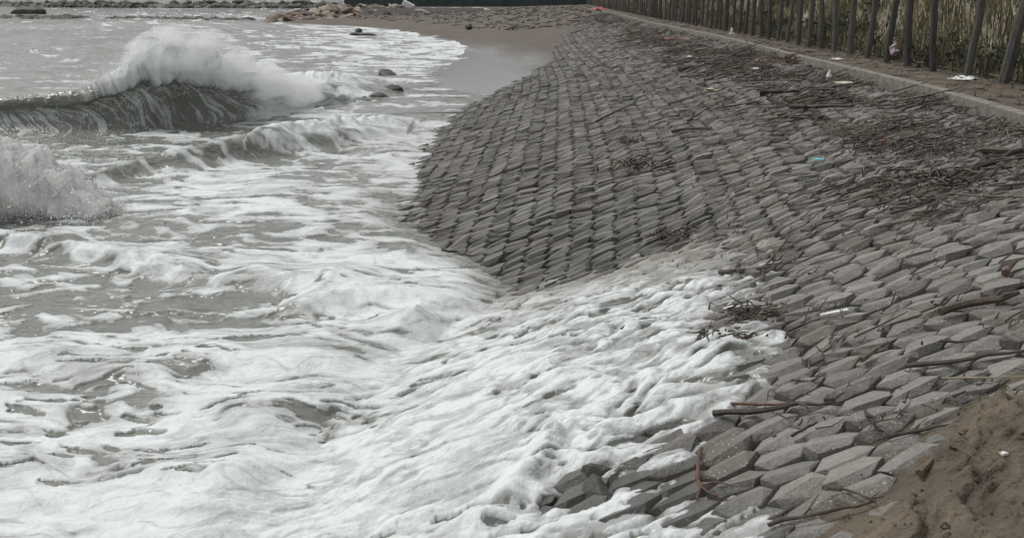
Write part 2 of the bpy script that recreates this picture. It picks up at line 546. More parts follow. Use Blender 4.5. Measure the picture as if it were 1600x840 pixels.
# ------------------------------------------------------------------ revetment of interlocking blocks
L, W = 0.40, 0.212
rev = bpy.data.objects.new('block_revetment', None)
C.objects.link(rev)
tag(rev, 'sloping sea revetment of interlocking grey concrete blocks between the kerb and the surf', 'revetment')
rr = np.concatenate([np.linspace(1.0, 30, 160), np.geomspace(30.3, 130, 130)])
rc = np.linspace(-0.45, 1.03, 90)
RX = XW(rr)[:, None] + (XK(rr) - XW(rr))[:, None] * rc
RY = np.repeat(rr[:, None], len(rc), 1)
me = mesh_np('bed', np.stack([RX, RY, slope_z(RX, RY) - 0.045 + 0.045 * fbm(RX * 0.9, RY * 0.9, 3, 33)], -1).reshape(-1, 3), grid_faces(len(rr), len(rc)), M['bed'], None, True)
link('bed', me, rev)


def block_mesh(seed):
    r = random.Random(seed)
    j = lambda s: r.uniform(-s, s)
    a, b = L / 2 - 0.007, W / 2 - 0.009
    out = [(-a, 0), (-L / 4, b), (L / 4, b), (a, 0), (L / 4, -b), (-L / 4, -b)]
    out = [(x + j(0.016), y + 0.40 * x + j(0.011)) for x, y in out]
    top = []
    for k_, (x, y) in enumerate(out):
        top.append((x * 0.975 + j(0.008), y * 0.97 + j(0.007), 0.010 + j(0.011) - (0.024 if k_ in (4, 5) else 0.0)))
    rid = [(-L * 0.28 + j(0.05), -W * r.uniform(0.08, 0.34) - 0.11 * L, 0.028 + j(0.015)), (L * 0.32 + j(0.05), -W * r.uniform(0.0, 0.34) + 0.13 * L, 0.026 + j(0.016))]
    tx, ty = j(0.06), j(0.06)
    v = [(x, y, -0.13) for x, y in out] + [(x, y, z + tx * x + ty * y) for x, y, z in top + rid]
    f3, f4 = [], []
    for k_ in range(6):
        f4.append((k_, 6 + k_, 6 + (k_ + 1) % 6, (k_ + 1) % 6))
    A, B = 12, 13
    for tri in ((6, A, 7), (7, A, B), (7, B, 8), (8, B, 9), (9, B, 10), (10, B, A), (10, A, 11), (11, A, 6)):
        f3.append(tri)
    return np.array(v), np.array(f4)[:, ::-1], np.array(f3)[:, ::-1]


protos = [block_mesh(100 + k_) for k_ in range(14)]
pmesh = []
for v, f4, f3 in protos:
    pmesh.append(mesh_np('paving_block', v, [f4, f3], M['block'], {'tone': np.full(len(v), 0.5)}))

pitch_a = 0.75 * L
cand = []
ncol = int(11.0 / pitch_a)
s_list = np.arange(1.0, 126, W)
for c_ in range(-4, ncol):
    off = 0.5 * W if c_ % 2 else 0.0
    for s in s_list:
        # columns follow the kerb; rows climb the slope slightly away from the camera
        y0 = s + off
        dist = c_ * pitch_a
        x = XK(y0) - 0.20 - dist
        y = y0 - 0.40 * dist
        if y < 1.5 or y > 126:
            continue
        xw = XW(y)
        if x < xw - 1.6 or x > XK(y) - 0.12:
            continue
        z = slope_z(x, y)
        if sand_z(x, y) > z + 0.12:
            continue
        cand.append((x, y, z))
cand = np.array(cand)
e = 0.1
gx = (slope_z(cand[:, 0] + e, cand[:, 1]) - slope_z(cand[:, 0] - e, cand[:, 1])) / (2 * e)
gy = (slope_z(cand[:, 0], cand[:, 1] + e) - slope_z(cand[:, 0], cand[:, 1] - e)) / (2 * e)
px, py = to_px(cand[:, 0], cand[:, 1], cand[:, 2])
inview = (px > -20) & (px < 1620) & (py > -5) & (py < 860)
# under the wash or the heaped sand the blocks hardly show
vis = inview & ~((py > 640) & (px > 1480)) & (px > 780 + 0 * py) & ~((py > 430) & (px < 1040 + 0.10 * (py - 430)))
depth = np.where(vis, np.hypot(cand[:, 0], cand[:, 1]), 1e3 + np.hypot(cand[:, 0], cand[:, 1]))
order = np.argsort(depth)
ups = np.arctan2(0.40, 1.0)
soup = Soup()
for rank, i in enumerate(order):
    x, y, z = cand[i]
    zax = np.array([-gx[i], -gy[i], 1.0]); zax /= np.linalg.norm(zax)
    ang = -math.atan(float(XK(y + 1) - XK(y - 1)) / 2) + random.gauss(0, 0.035)
    ax = np.array([math.cos(ang), math.sin(ang), 0.0]); ax -= zax * ax.dot(zax); ax /= np.linalg.norm(ax)
    ay = np.cross(zax, ax)
    tilt = Matrix.Rotation(random.gauss(0, 0.055), 3, 'X') @ Matrix.Rotation(random.gauss(0, 0.045), 3, 'Y')
    R = np.column_stack([ax, ay, zax]) @ np.array(tilt)
    pos = np.array([x + random.gauss(0, 0.010), y + random.gauss(0, 0.014), z + random.gauss(0, 0.014)])
    kk = random.randrange(len(protos))
    if rank < 300:
        o = link('paving_block', pmesh[kk], rev)
        mw = Matrix([[*R[0], pos[0]], [*R[1], pos[1]], [*R[2], pos[2]], [0, 0, 0, 1]])
        o.matrix_world = mw
    else:
        v, f4, f3 = protos[kk]
        vv = v @ R.T + pos
        soup.f4.append(f4 + soup.n)
        soup.f3.append(f3 + soup.n)
        soup.v.append(vv); soup.t.append(np.full(len(vv), random.random())); soup.n += len(vv)
o = link('paving_block_field', soup.mesh('paving_block_field', M['block']), rev)
o['kind'] = 'stuff'
print('blocks', len(cand))

# ------------------------------------------------------------------ sea
rows_py = np.concatenate([np.linspace(1180, 860, 90)[:-1], np.linspace(860, 14, 800)])
rowY = np.array([at(800, q, 0)[1] for q in rows_py])
rowY = np.concatenate([rowY, np.geomspace(rowY[-1] * 1.04, 6000, 60)])
NC = 900
cpos = np.linspace(0, 1, NC)
xl = -0.68 * rowY - 1.5
xr_px = 0.40 * rowY + 1.0
xr = np.where(rowY < 30, np.minimum(xr_px, XW(rowY) + 5.4), XW(np.clip(rowY, 0, 400)) + 0.6)
xr = np.where(rowY > 60, np.maximum(XS(np.clip(rowY, 0, 400)) + 6, -0.9 * rowY), xr)
xr = np.where(rowY > 175, -0.18 * rowY, xr)
SX = xl[:, None] + (xr - xl)[:, None] * cpos
SY = np.repeat(rowY[:, None], NC, 1)
SPX, SPY = to_px(SX, SY, 0.0)

COVX = [-200, 0, 200, 400, 600, 800, 1000, 1200]
COV = {
    14: [.06, .06, .06, .10, .55, .6, .6, .6], 30: [.10, .12, .20, .30, .62, .7, .7, .7], 50: [.04, .04, .05, .25, .80, .9, .9, .9], 80: [.06, .08, .08, .22, .86, .9, .9, .9],
    110: [.12, .12, .12, .3, .40, .3, .9, .9], 140: [.2, .2, .2, .55, .22, .08, .2, .2], 170: [.22, .22, .22, .55, .25, .08, .2, .2],
    200: [.22, .2, .18, .36, .78, .7, .7, .7], 230: [.3, .28, .22, .42, .70, .7, .7, .7], 260: [.4, .4, .30, .55, .74, .65, .7, .7],
    290: [.5, .4, .44, .66, .74, .62, .7, .7], 320: [.42, .34, .45, .68, .72, .62, .7, .7], 360: [.32, .28, .42, .70, .76, .62, .8, .8],
    400: [.38, .40, .38, .64, .80, .80, .9, .9], 440: [.24, .26, .26, .50, .84, .95, .95, .95], 480: [.18, .16, .22, .66, .95, .97, .97, .97],
    510: [.28, .20, .28, .78, .95, .97, .97, .97], 550: [.65, .62, .72, .88, .95, .96, .97, .97], 600: [.78, .78, .80, .88, .93, .96, .97, .97],
    650: [.88, .86, .85, .90, .95, .97, .97, .97], 700: [.86, .86, .80, .90, .97, .98, .97, .97], 750: [.9, .86, .86, .92, .97, .98, .97, .97],
    800: [.9, .92, .96, .99, .995, .99, .97, .97], 850: [.97, .98, .99, .99, .995, .99, .97, .97], 960: [.97] * 8}
cy_ = np.array(sorted(COV))
tab = np.array([COV[k_] for k_ in cy_])
wx = np.clip(SPX + 40 * fbm(SX * 0.3, SY * 0.2, 2, 60), COVX[0], COVX[-1])
wy = np.clip(SPY + 9 * fbm(SX * 0.4, SY * 0.3, 2, 61), cy_[0], cy_[-1])
ixx = np.clip(np.searchsorted(COVX, wx) - 1, 0, 6)
iyy = np.clip(np.searchsorted(cy_, wy) - 1, 0, len(cy_) - 2)
tx = (wx - np.array(COVX)[ixx]) / (np.array(COVX)[ixx + 1] - np.array(COVX)[ixx])
ty = (wy - cy_[iyy]) / (cy_[iyy + 1] - cy_[iyy])
cov = (tab[iyy, ixx] * (1 - tx) + tab[iyy, ixx + 1] * tx) * (1 - ty) + (tab[iyy + 1, ixx] * (1 - tx) + tab[iyy + 1, ixx + 1] * tx) * ty

# lacing of the foam: warped noise, drawn out along the crests (about X), coarser offshore
q1, q2 = fbm(SX * 0.8, SY * 0.9, 3, 1), fbm(SX * 0.8, SY * 0.9, 3, 2)
lod = smooth(14, 45, SY)
lx, ly = SX + 0.55 * q1, SY + 0.45 * q2
na = fbm(lx * 1.6, ly * 3.4, 4, 3)
nb = fbm(lx * 0.38, ly * 0.62, 4, 4)
ridge = 1 - 2 * np.abs(noise(lx * 1.1, ly * 1.9, 8))
nn = (1 - lod) * (0.75 * na + 0.45 * nb - 0.10 * ridge) + lod * (0.35 * na + 0.95 * nb - 0.05 * ridge)
nn = nn / (nn[:820].std() + 1e-6)
pc_ = np.clip(cov, 0.02, 0.995)
probit = np.log(pc_ / (1 - pc_)) / 1.65
foam = 0.47 + 0.34 * (probit - nn)

hb = smooth(-0.45, 0.05, fbm(SX * 0.35 + 5, SY * 0.9, 2, 16))
h1 = noise(lx * 2.7, ly * 7.0, 17) + 0.35 * noise(lx * 6.5, ly * 15, 18)
foam = foam - 1.0 * smooth(0.27, 0.42, h1) * hb * smooth(14, 10, SY) * smooth(0.99, 0.93, cov)
ln1 = 0.62 - 2.6 * np.abs(noise(lx * 0.75 + 3, ly * 1.9, 11)) - 0.35 * np.abs(noise(lx * 2.2, ly * 4.0, 12))
ln2 = 0.60 - 2.4 * np.abs(noise(lx * 0.40 + 8, ly * 1.1, 13)) - 0.3 * np.abs(noise(lx * 1.7, ly * 3.0, 14))
foam = np.maximum(foam, np.where(SY < 40, np.maximum(ln1, ln2), 0) - 0.55 * smooth(0.35, 0.10, cov))
# heights ------------------------------------------------------------
sz = 0.10 * fbm(SX * 0.22, SY * 0.35, 3, 20) * smooth(5, 16, SY) + 0.05 * fbm(SX * 0.7, SY * 1.0, 3, 21)
sz += 0.016 * fbm(SX * 2.4, SY * 4.2, 3, 23) * smooth(26, 12, SY) + 0.05 * fbm(SX * 1.1, SY * 2.0, 3, 24) * smooth(14, 24, SY)
sz += smooth(25, 60, SY) * (0.22 * fbm(SX * 0.10, SY * 0.22, 3, 22)) * smooth(900, 300, SY)
lump = np.full(SX.shape, 0.25)


def ridge_px(pts, amp, wf, wb, fo=0.0, lu=0.0, fw=1.0, jag=0.0, seed=40):
    """a wave crest that runs through these points of the water plane; steep on the shore side"""
    global sz, foam, lump
    w_ = np.array([at(a_, b_, 0) for a_, b_ in pts])
    yc = np.interp(SX, w_[:, 0], w_[:, 1]) + 0.25 * noise(SX * 0.7, SX * 0 + seed, seed) + jag * fbm(SX * 1.7, SY * 1.3 + 2.0 * seed, 3, seed + 1) * 1.5
    am = np.interp(SX, w_[:, 0], np.array(amp), left=amp[0] if pts[0][0] < 0 else 0, right=0)
    dy = SY - yc
    pr_ = np.where(dy < 0, np.exp(-(dy / wf) ** 2), np.exp(-(dy / wb) ** 2))
    sz = sz + am * pr_
    rel = am / max(amp)
    foam = foam + fo * rel * np.where(dy < 0, np.exp(-(dy / (wf * fw)) ** 2), np.exp(-(dy / (wb * 0.35)) ** 2))
    lump = np.maximum(lump, lu * rel * np.exp(-(dy / (wf * 1.6 * fw)) ** 2))


ridge_px([(-400, 190), (0, 188), (130, 185), (260, 178), (400, 160), (520, 152), (640, 140)], [.4, .4, .45, .45, .5, .45, .1], 1.1, 3.0, 0.0, 0.3)
ridge_px([(380, 150), (430, 140), (520, 136), (600, 128), (680, 120)], [.2, .5, .5, .1, .0], 1.6, 2.5, 0.75, 1.0, 1.4, 0.3, 44)
ridge_px([(560, 165), (640, 160), (700, 170)], [.08, .06, .0], 0.8, 1.5, 0.0, 0.6, 1.2, 0.2, 45)
ridge_px([(-400, 300), (120, 292), (230, 268), (330, 256), (400, 245), (460, 238), (540, 225), (640, 205)], [.1, .16, .26, .42, .46, .34, .3, .1], 0.55, 1.3, -0.10, 0.5, 1.0, 0.12, 46)
ridge_px([(400, 240), (450, 232), (520, 218), (600, 200), (660, 190)], [.1, .28, .34, .28, .05], 0.8, 1.3, 0.7, 1.0, 1.3, 0.25, 47)
ridge_px([(-300, 372), (0, 384), (60, 395), (130, 408), (200, 418), (300, 425), (340, 436)], [.16, .17, .17, .18, .18, .10, .0], 0.22, 0.6, 0.45, 1.0, 1.1, 0.16, 48)
ridge_px([(300, 448), (380, 452), (450, 462), (520, 458), (600, 452)], [.0, .16, .20, .16, .0], 0.25, 0.8, 0.1, 0.6, 1.0, 0.1, 49)
ridge_px([(440, 480), (500, 474), (560, 468), (640, 470), (720, 480), (800, 490)], [.04, .15, .17, .14, .08, .0], 0.22, 1.0, 0.40, 0.5, 1.0, 0.06, 50)
ridge_px([(540, 520), (600, 512), (650, 510), (700, 520)], [.0, .10, .22, .0], 0.22, 0.5, -0.1, 0.2, 1.0, 0.05, 51)
ridge_px([(-300, 590), (0, 575), (140, 590), (300, 580), (500, 570), (700, 560)], [.08, .10, .10, .10, .08, .0], 0.22, 0.7, 0.0, 0.2, 1.0, 0.06, 52)
ridge_px([(-300, 640), (200, 655), (420, 640), (640, 610), (800, 590)], [.06, .09, .10, .09, .0], 0.2, 0.6, 0.0, 0.2, 1.0, 0.06, 53)
ridge_px([(-300, 745), (0, 735), (260, 745), (480, 725), (700, 700), (850, 660)], [.06, .08, .08, .09, .07, .0], 0.16, 0.5, 0.1, 0.2, 1.0, 0.04, 54)
ridge_px([(-300, 800), (0, 800), (250, 800), (420, 795), (520, 778), (640, 772), (750, 788), (800, 800)], [.05, .05, .05, .07, .11, .11, .09, .0], 0.10, 0.5, 0.3, 0.3, 1.2, 0.03, 55)
ridge_px([(760, 810), (800, 765), (840, 720), (870, 690), (960, 680), (1020, 690)], [.05, .09, .11, .10, .06, .0], 0.12, 0.3, 0.3, 0.6, 1.5, 0.03, 56)
ridge_px([(-400, 105), (60, 82), (150, 66), (215, 72), (300, 80)], [.2, .22, .25, .2, .0], 1.8, 3.0, -0.05, 0.2, 1.0, 0.3, 57)
ridge_px([(560, 100), (640, 90), (700, 82)], [.1, .1, .0], 2.0, 3.0, 0.1, 0.5, 1.0, 0.3, 58)
ridge_px([(-400, 40), (100, 42), (240, 36), (400, 38)], [.3, .3, .3, .2], 3.0, 5.0, 0.1, 0.2, 1.0, 0.3, 59)

# run-up over the blocks: the water climbs the slope as a foamy sheet that the block tops pierce
sl = slope_z(SX, np.clip(SY, 0, 400))
EDGE = [(640, 300, .10), (690, 372, .10), (760, 405, .12), (830, 424, .2), (900, 405, .3), (1000, 382, .45), (1110, 352, .6), (1205, 342, .75), (1200, 430, .70), (1160, 470, .64), (1195, 535, .66), (1180, 590, .6), (1130, 640, .55), (1075, 690, .5), (1060, 720, .45), (1120, 755, .5), (1185, 800, .55), (1200, 850, .55), (1215, 900, .5), (1230, 1000, .45), (1240, 1150, .4)]
ew = np.array([on(a_, b_)[:2] for a_, b_, _ in EDGE])
o_ = np.argsort(ew[:, 1])
ew = ew[o_]
edge_x = np.interp(SY, ew[:, 1], ew[:, 0], right=-99) + 0.16 * fbm(SX * 0 + 3.3, SY * 1.6, 3, 70) + 0.10 * fbm(SX * 2.0, SY * 2.0, 2, 71)
edge_x = np.where(SY > 18.0, -99, edge_x)
sgn_ = np.sign(edge_x - SX)
pl = np.vstack([[-30.0, ew[-1, 1] + 0.3], ew[::-1]])[1:]
dst = np.full(SX.shape, 1e9)
for k_ in range(len(pl) - 1):
    a_, ab = pl[k_], pl[k_ + 1] - pl[k_]
    tt = np.clip(((SX - a_[0]) * ab[0] + (SY - a_[1]) * ab[1]) / (ab @ ab), 0, 1)
    dst = np.minimum(dst, np.hypot(SX - a_[0] - tt * ab[0], SY - a_[1] - tt * ab[1]))
ins = np.where(np.abs(edge_x - SX) < dst, edge_x - SX, sgn_ * dst) + 0.10 * fbm(SX * 1.3, SY * 1.3, 3, 69) * (SY < 18)   # metres inside the run-up line
ru, rv = SX * 0.93 + SY * 0.37, -SX * 0.37 + SY * 0.93
w1, w2 = 0.30 * fbm(ru * 1.3, rv * 1.3, 2, 78), 0.22 * fbm(ru * 1.3, rv * 1.3, 2, 79)
bil = np.abs(noise((ru + w1) * 1.9, (rv + w2) * 4.0, 72)) * 1.0 + 0.42 * np.abs(noise((ru + w1) * 4.6, (rv + w2) * 8.5, 73)) + 0.12 * np.abs(noise(ru * 10, rv * 15, 74))
nearw = smooth(11.5, 8.0, SY)
upf = 0.5 + 0.5 * smooth(0.4, 1.7, SX - XW(np.clip(SY, 0, 400)))
thick = -0.035 + 0.032 * nearw + 0.052 * smooth(0.0, 1.0 - 0.4 * nearw, ins) + 0.058 * smooth(0.5, 2.0 - 0.5 * nearw, ins) + 0.085 * (bil - 0.42) * upf + 0.055 * fbm(ru * 0.9, rv * 1.5, 3, 75)
lob = np.array([on(a_, b_)[:2] for a_, b_ in [(735, 838), (775, 815), (800, 775), (845, 735), (852, 700), (885, 686), (960, 680)]])
ld = np.full(SX.shape, 1e9)
for k_ in range(len(lob) - 1):
    a_, ab = lob[k_], lob[k_ + 1] - lob[k_]
    tt = np.clip(((SX - a_[0]) * ab[0] + (SY - a_[1]) * ab[1]) / (ab @ ab), 0, 1)
    ld = np.minimum(ld, np.hypot(SX - a_[0] - tt * ab[0], SY - a_[1] - tt * ab[1]))
thick = thick + 0.085 * np.exp(-(ld / 0.10) ** 2) * (1 + 0.35 * noise(SX * 6, SY * 6, 68))
thick = thick + 0.5 * np.clip(ins, -1, 0)
# the hole in the foam where blocks show
hx, hy, _h = on(915, 760)
hd = np.hypot((SX - hx) / 0.33, (SY - hy) / 0.36)
thick = thick - 0.07 * np.exp(-hd ** 2 * 1.3) * (0.55 + 1.0 * np.clip(noise(SX * 4, SY * 4, 76) + 0.5, 0, 1.4))
run = sl + thick
blend = smooth(-1.1, -0.25, SX - XW(np.clip(SY, 0, 400))) * smooth(18.5, 15.5, SY) + smooth(-0.25, 0.5, SX - XW(np.clip(SY, 0, 400)) - 0.25) * smooth(15.5, 18.5, SY) * (SY < 30)
wash = (run > sz) * blend
zfin = sz * (1 - blend) + np.maximum(run, sz * 0.6 - 0.12) * blend
far_in = np.where(nearw > 0.5, smooth(0.7, 0.1, ins) * 0.6, smooth(2.2, 0.2, ins)) * blend
foam = foam + blend * (-0.08 - 0.16 * far_in + 0.75 * (bil - 0.40)) * smooth(3.4, 1.6, ins) - 0.35 * np.exp(-hd ** 2 * 1.3)
lump = np.maximum(lump, blend * (0.75 + 0.25 * far_in))
silt_c = at(1000, 400, 0.35)
silt = np.exp(-(((SX - silt_c[0]) / 2.2) ** 2 + ((SY - silt_c[1]) / 1.3) ** 2)) * 0.9 * blend + 0.50 * far_in * (1 - nearw) + 0.2 * far_in
silt += smooth(-0.5, 1.5, SX - XW(np.clip(SY, 0, 400)) + 2.2) * smooth(12.5, 14.5, SY) * 0.25 * (SY < 30)
thin = smooth(-0.15, 0.55, fbm(lx * 0.8 + 2, ly * 1.9, 4, 91)) * 0.62 + 0.18 * smooth(0.1, 0.6, fbm(lx * 2.6, ly * 5.5, 3, 92)) + 0.30 * smooth(0.10, 0.01, np.abs(noise(lx * 1.5 + 4, ly * 4.2, 99))) + 0.22 * smooth(0.10, 0.01, np.abs(noise(lx * 4 + 4, ly * 9, 87)))
slit = smooth(0.26, 0.42, noise((ru + w1) * 2.6, (rv + w2) * 8.5, 94) + 0.4 * noise(ru * 7, rv * 17, 95)) * smooth(-0.3, 0.2, fbm(ru * 0.5, rv * 0.9, 2, 96) + 0.25 * upf - 0.1)
vein = smooth(0.16, 0.02, np.abs(noise((ru + w1) * 2.2 + 4, (rv + w2) * 5.0, 97))) + 0.6 * smooth(0.14, 0.02, np.abs(noise((ru + w1) * 5 + 1, (rv + w2) * 10.0, 98)))
foam = foam - 0.75 * slit * blend * (ins > 0)
zfin = zfin - 0.02 * slit * blend
trun = 0.45 * vein + 0.85 * smooth(0.50, 0.14, bil) + 0.55 * smooth(0.0, 0.5, fbm((ru + w1) * 1.1, (rv + w2) * 2.6, 3, 93)) + 0.25 * far_in
thin = thin * (1 - blend * upf) + np.minimum(trun, 1.0) * blend * upf - 0.5 * np.exp(-(ld / 0.14) ** 2)
# foam stands proud of the water
fm = smooth(0.38, 0.6, foam)
zfin = zfin + 0.018 * fm * (1 - lod) + (0.010 + 0.006 * lump) * fm * (1 - lod) * (np.abs(noise(SX * 5, SY * 7, 80)) + 0.5 * np.abs(noise(SX * 11, SY * 15, 81)))
zfin = zfin + smooth(0.5, 1.0, lump) * (1 - blend) * 0.16 * (np.abs(noise(SX * 2.2, SY * 2.4, 83)) + 0.5 * np.abs(noise(SX * 5, SY * 5, 84)) - 0.3) * smooth(10, 16, SY)
# slick of backwash on the far sand: the sea thins out onto the beach
snd = sand_z(SX, np.clip(SY, 0, 400))
shal = np.clip(snd + 0.02 + 0.03 * fbm(SX * 0.6, SY * 0.25, 3, 90), None, 0.35)
zfin = np.where((SY > 27) & (SY < 170), np.maximum(zfin, np.minimum(shal, 0.05 + 0.02 * q1 + 0.10 * (foam - 0.2) * smooth(60, 75, SY))), zfin)
gap = np.where(SY < 30, zfin - sl, np.where(SY < 170, zfin - snd, 1))
keep_v = gap > -0.22
fc = grid_faces(*SX.shape)
keep = keep_v.ravel()[fc].any(1)
fc = fc[keep]
me = mesh_np('sea', np.stack([SX, SY, zfin], -1).reshape(-1, 3), fc, M['sea'], {'foam': np.clip(foam, 0, 1.1).ravel(), 'lump': lump.ravel(), 'silt': np.clip(silt, 0, 1).ravel(), 'thin': np.clip(thin, 0, 1).ravel()}, True)
sea = tag(link('sea', me), kind='structure')

# ------------------------------------------------------------------ the plunging breaker
NU, NV = 420, 120
u_px = np.array([-320, -150, -40, 60, 130, 160, 200, 230, 260, 300, 340, 380, 420, 470, 530, 600])
top_y = np.array([160, 155, 152, 146, 138, 118, 95, 76, 66, 72, 90, 110, 122, 136, 152, 165])
toe_y = np.array([222, 220, 218, 216, 215, 214, 213, 211, 208, 205, 202, 196, 188, 178, 168, 160])
curl = np.array([.15, .2, .25, .35, .50, .7, .85, .9, .9, .9, .85, .7, .45, .25, .1, 0])
uu = np.linspace(u_px[0], u_px[-1], NU)
ty_ = np.interp(uu, u_px, toe_y)
toe = np.array([at(a_, b_, 0.0) for a_, b_ in zip(uu, ty_)])
Yc = toe[:, 1] + 1.25
kz = np.array([at(a_, b_, 0) for a_, b_ in zip(uu, np.interp(uu, u_px, top_y))])
H = CAM_H - Yc * CAM_H / kz[:, 1]
H = H * (1 + 0.05 * noise(uu / 34.0, uu * 0, 3) + 0.015 * noise(uu / 9.0, uu * 0, 4))
X0 = (uu - 800) * Yc / (FPX * CP + 200 * SP)
cu = np.clip(np.interp(uu, u_px, curl) * (1 + 0.28 * noise(uu / 26.0, uu * 0, 7) + 0.14 * noise(uu / 9.0, uu * 0, 8)), 0, 1.1)
# profile points (y offset towards the camera negative, z as share of H); curled and plain
vv = np.array([0, .10, .22, .32, .40, .47, .54, .60, .64, .70, .77, .84, .90, .95, 1.0])
pcur = np.array([(4.2, -.08), (2.4, .10), (1.1, .50), (.45, .86), (.02, 1.0), (-.38, .93), (-.60, .76), (-.70, .57), (-.62, .51), (-.40, .50), (-.26, .42), (-.26, .28), (-.42, .13), (-.85, .02), (-1.8, -.10)])
ppln = np.array([(4.2, -.08), (2.6, .15), (1.3, .50), (.6, .82), (.15, .97), (-.05, 1.0), (-.2, .96), (-.28, .86), (-.30, .76), (-.32, .62), (-.40, .44), (-.52, .27), (-.75, .12), (-1.1, .02), (-1.7, -.10)])
vs = np.linspace(0, 1, NV)
pc_c = np.stack([np.interp(vs, vv, pcur[:, k_]) for k_ in (0, 1)], -1)
pc_p = np.stack([np.interp(vs, vv, ppln[:, k_]) for k_ in (0, 1)], -1)
ker = np.hanning(9); ker /= ker.sum()
for arr in (pc_c, pc_p):
    for k_ in (0, 1):
        arr[:, k_] = np.convolve(np.pad(arr[:, k_], 4, mode='edge'), ker, mode='valid')
prof = pc_p[None] * (1 - cu[:, None, None]) + pc_c[None] * cu[:, None, None]
U2, V2 = np.meshgrid(uu, vs, indexing='ij')
wx_ = X0[:, None] + 0 * V2
hs_ = (0.45 + 0.55 * H / 1.8)[:, None]
wy_ = Yc[:, None] + prof[..., 0] * np.where(prof[..., 0] < -0.9, 1, np.minimum(hs_, 1.15))
wz_ = H[:, None] * prof[..., 1]
# streaks follow the throw of the lip: sheared along the crest
flow = (U2 / 40.0) - 3.2 * (V2 - 0.4) * cu[:, None]
flow = np.where(V2 > 0.64, (U2 / 40.0) - 5.0 * (V2 - 0.64) + 0.35 * noise(U2 / 40.0, V2 * 6, 108), flow)
outer = smooth(0.28, 0.40, V2) * smooth(0.66, 0.60, V2)
inner = smooth(0.62, 0.70, V2) * smooth(1.0, 0.9, V2)
stk = 0.8 * fbm(flow * 2.3 + 0.6 * noise(flow, V2 * 5, 109), V2 * 2.2, 2, 110) + 1.0 * noise(flow * 9.0, V2 * 3, 111) + 0.7 * noise(flow * 22.0, V2 * 5, 117)
whitew = smooth(390, 450, U2)
rip = 0.012 * stk * (outer + inner)
lum = (np.abs(noise(wx_ * 2.2 + 9, V2 * 14, 112)) + 0.5 * np.abs(noise(wx_ * 5, V2 * 30, 113)))
wz_ = wz_ + rip * 0.7 + whitew * 0.22 * (lum - 0.35) * smooth(0, 0.2, V2) * smooth(1, 0.85, V2)
wy_ = wy_ - rip - whitew * 0.25 * (lum - 0.3)
wx_ = wx_ + 0.25 * cu[:, None] * outer
# foam on the wave: white thrown lip, laced dark barrel, grey-green face on the left
fo_ = 0.22 + outer * (0.16 + 0.30 * cu[:, None]) * (0.45 + 0.55 * smooth(110, 210, U2)) + 0.15 * stk
fo_ = fo_ + 0.34 * smooth(0.26, 0.36, V2) * smooth(0.62, 0.50, V2) * (0.15 + 1.0 * smooth(150, 240, U2))
fo_ = fo_ + inner * (0.22 + 0.13 * stk + 0.26 * fbm(U2 / 25.0 - 6 * V2, V2 * 9, 3, 119)) + 0.9 * whitew + 0.12 * smooth(0.9, 1, V2) * noise(wx_, V2 * 8, 115)
fo_ = np.where(V2 < 0.3, np.maximum(0.12 + 0.5 * smooth(0.15, 0.3, V2) * cu[:, None], fo_ - 0.25), fo_)
lm_ = np.clip(0.25 + whitew, 0, 1)
me = mesh_np('breaking_wave', np.stack([wx_, wy_, wz_], -1).reshape(-1, 3), grid_faces(NU, NV), M['sea'], {'foam': np.clip(fo_, 0, 1).ravel(), 'lump': lm_.ravel(), 'silt': np.zeros(fo_.size)}, True)
link('breaking_wave', me, sea)

# thrown films of aerated water over the lip
fs_v, fs_f, fs_a, nfs = [], [], {'su': [], 'sv': [], 'dens': []}, 0
for lay in range(2):
    nu, nv = 220, 40
    ul = np.linspace(105 + 8 * lay, 440, nu)
    tl = np.linspace(0, 1, nv)
    Hl = np.interp(ul, uu, H); Yl = np.interp(ul, uu, Yc); Xl = np.interp(ul, uu, X0); cl = np.interp(ul, uu, cu)
    T, Uu = np.meshgrid(tl, ul)
    reach = 0.55 + 0.12 * lay
    ang = -0.5 + T * 2.7
    zz = Hl[:, None] * (0.52 + 0.50 * np.sin(np.clip(ang + 0.2, 0.0, 1.9)) + 0.02 * lay) - 0.30 * Hl[:, None] * smooth(0.62, 1.0, T)
    yy = Yl[:, None] + 0.35 - (0.1 + reach * 1.25) * T ** 1.2 + 0.05 * lay
    xx = Xl[:, None] + (0.9 * T - 0.15) * cl[:, None]
    nz_ = noise(Uu / 30.0 + lay * 7, T * 2.2, 130 + lay)
    zz = zz + 0.09 * nz_; yy = yy + 0.10 * noise(Uu / 22.0, T * 3.0, 140 + lay)
    dens = (0.62 - 0.10 * lay) - 0.34 * smooth(0.55, 1.0, T) - 0.5 * smooth(0.12, 0.0, T) + 0.14 * nz_
    dens = dens * (0.4 + 0.6 * cl[:, None]) - 0.4 * (smooth(150, 105, Uu) + smooth(370, 440, Uu))
    fs_v.append(np.stack([xx, yy, zz], -1).reshape(-1, 3))
    fs_f.append(grid_faces(nu, nv) + nfs)
    nfs += nu * nv
    fs_a['su'].append((Uu / 60.0 + lay * 3.7).ravel()); fs_a['sv'].append((T * 2.2).ravel()); fs_a['dens'].append(np.clip(dens, 0, 1).ravel())
me = mesh_np('thrown_lip', np.concatenate(fs_v), np.concatenate(fs_f), M['film'], {k_: np.concatenate(v_) for k_, v_ in fs_a.items()}, True)
link('thrown_lip', me, sea)


# droplets ------------------------------------------------------------
TET = np.array([(1, 1, 1), (1, -1, -1), (-1, 1, -1), (-1, -1, 1)]) / 1.732
TETF = np.array([(0, 1, 2), (0, 3, 1), (0, 2, 3), (1, 3, 2)])


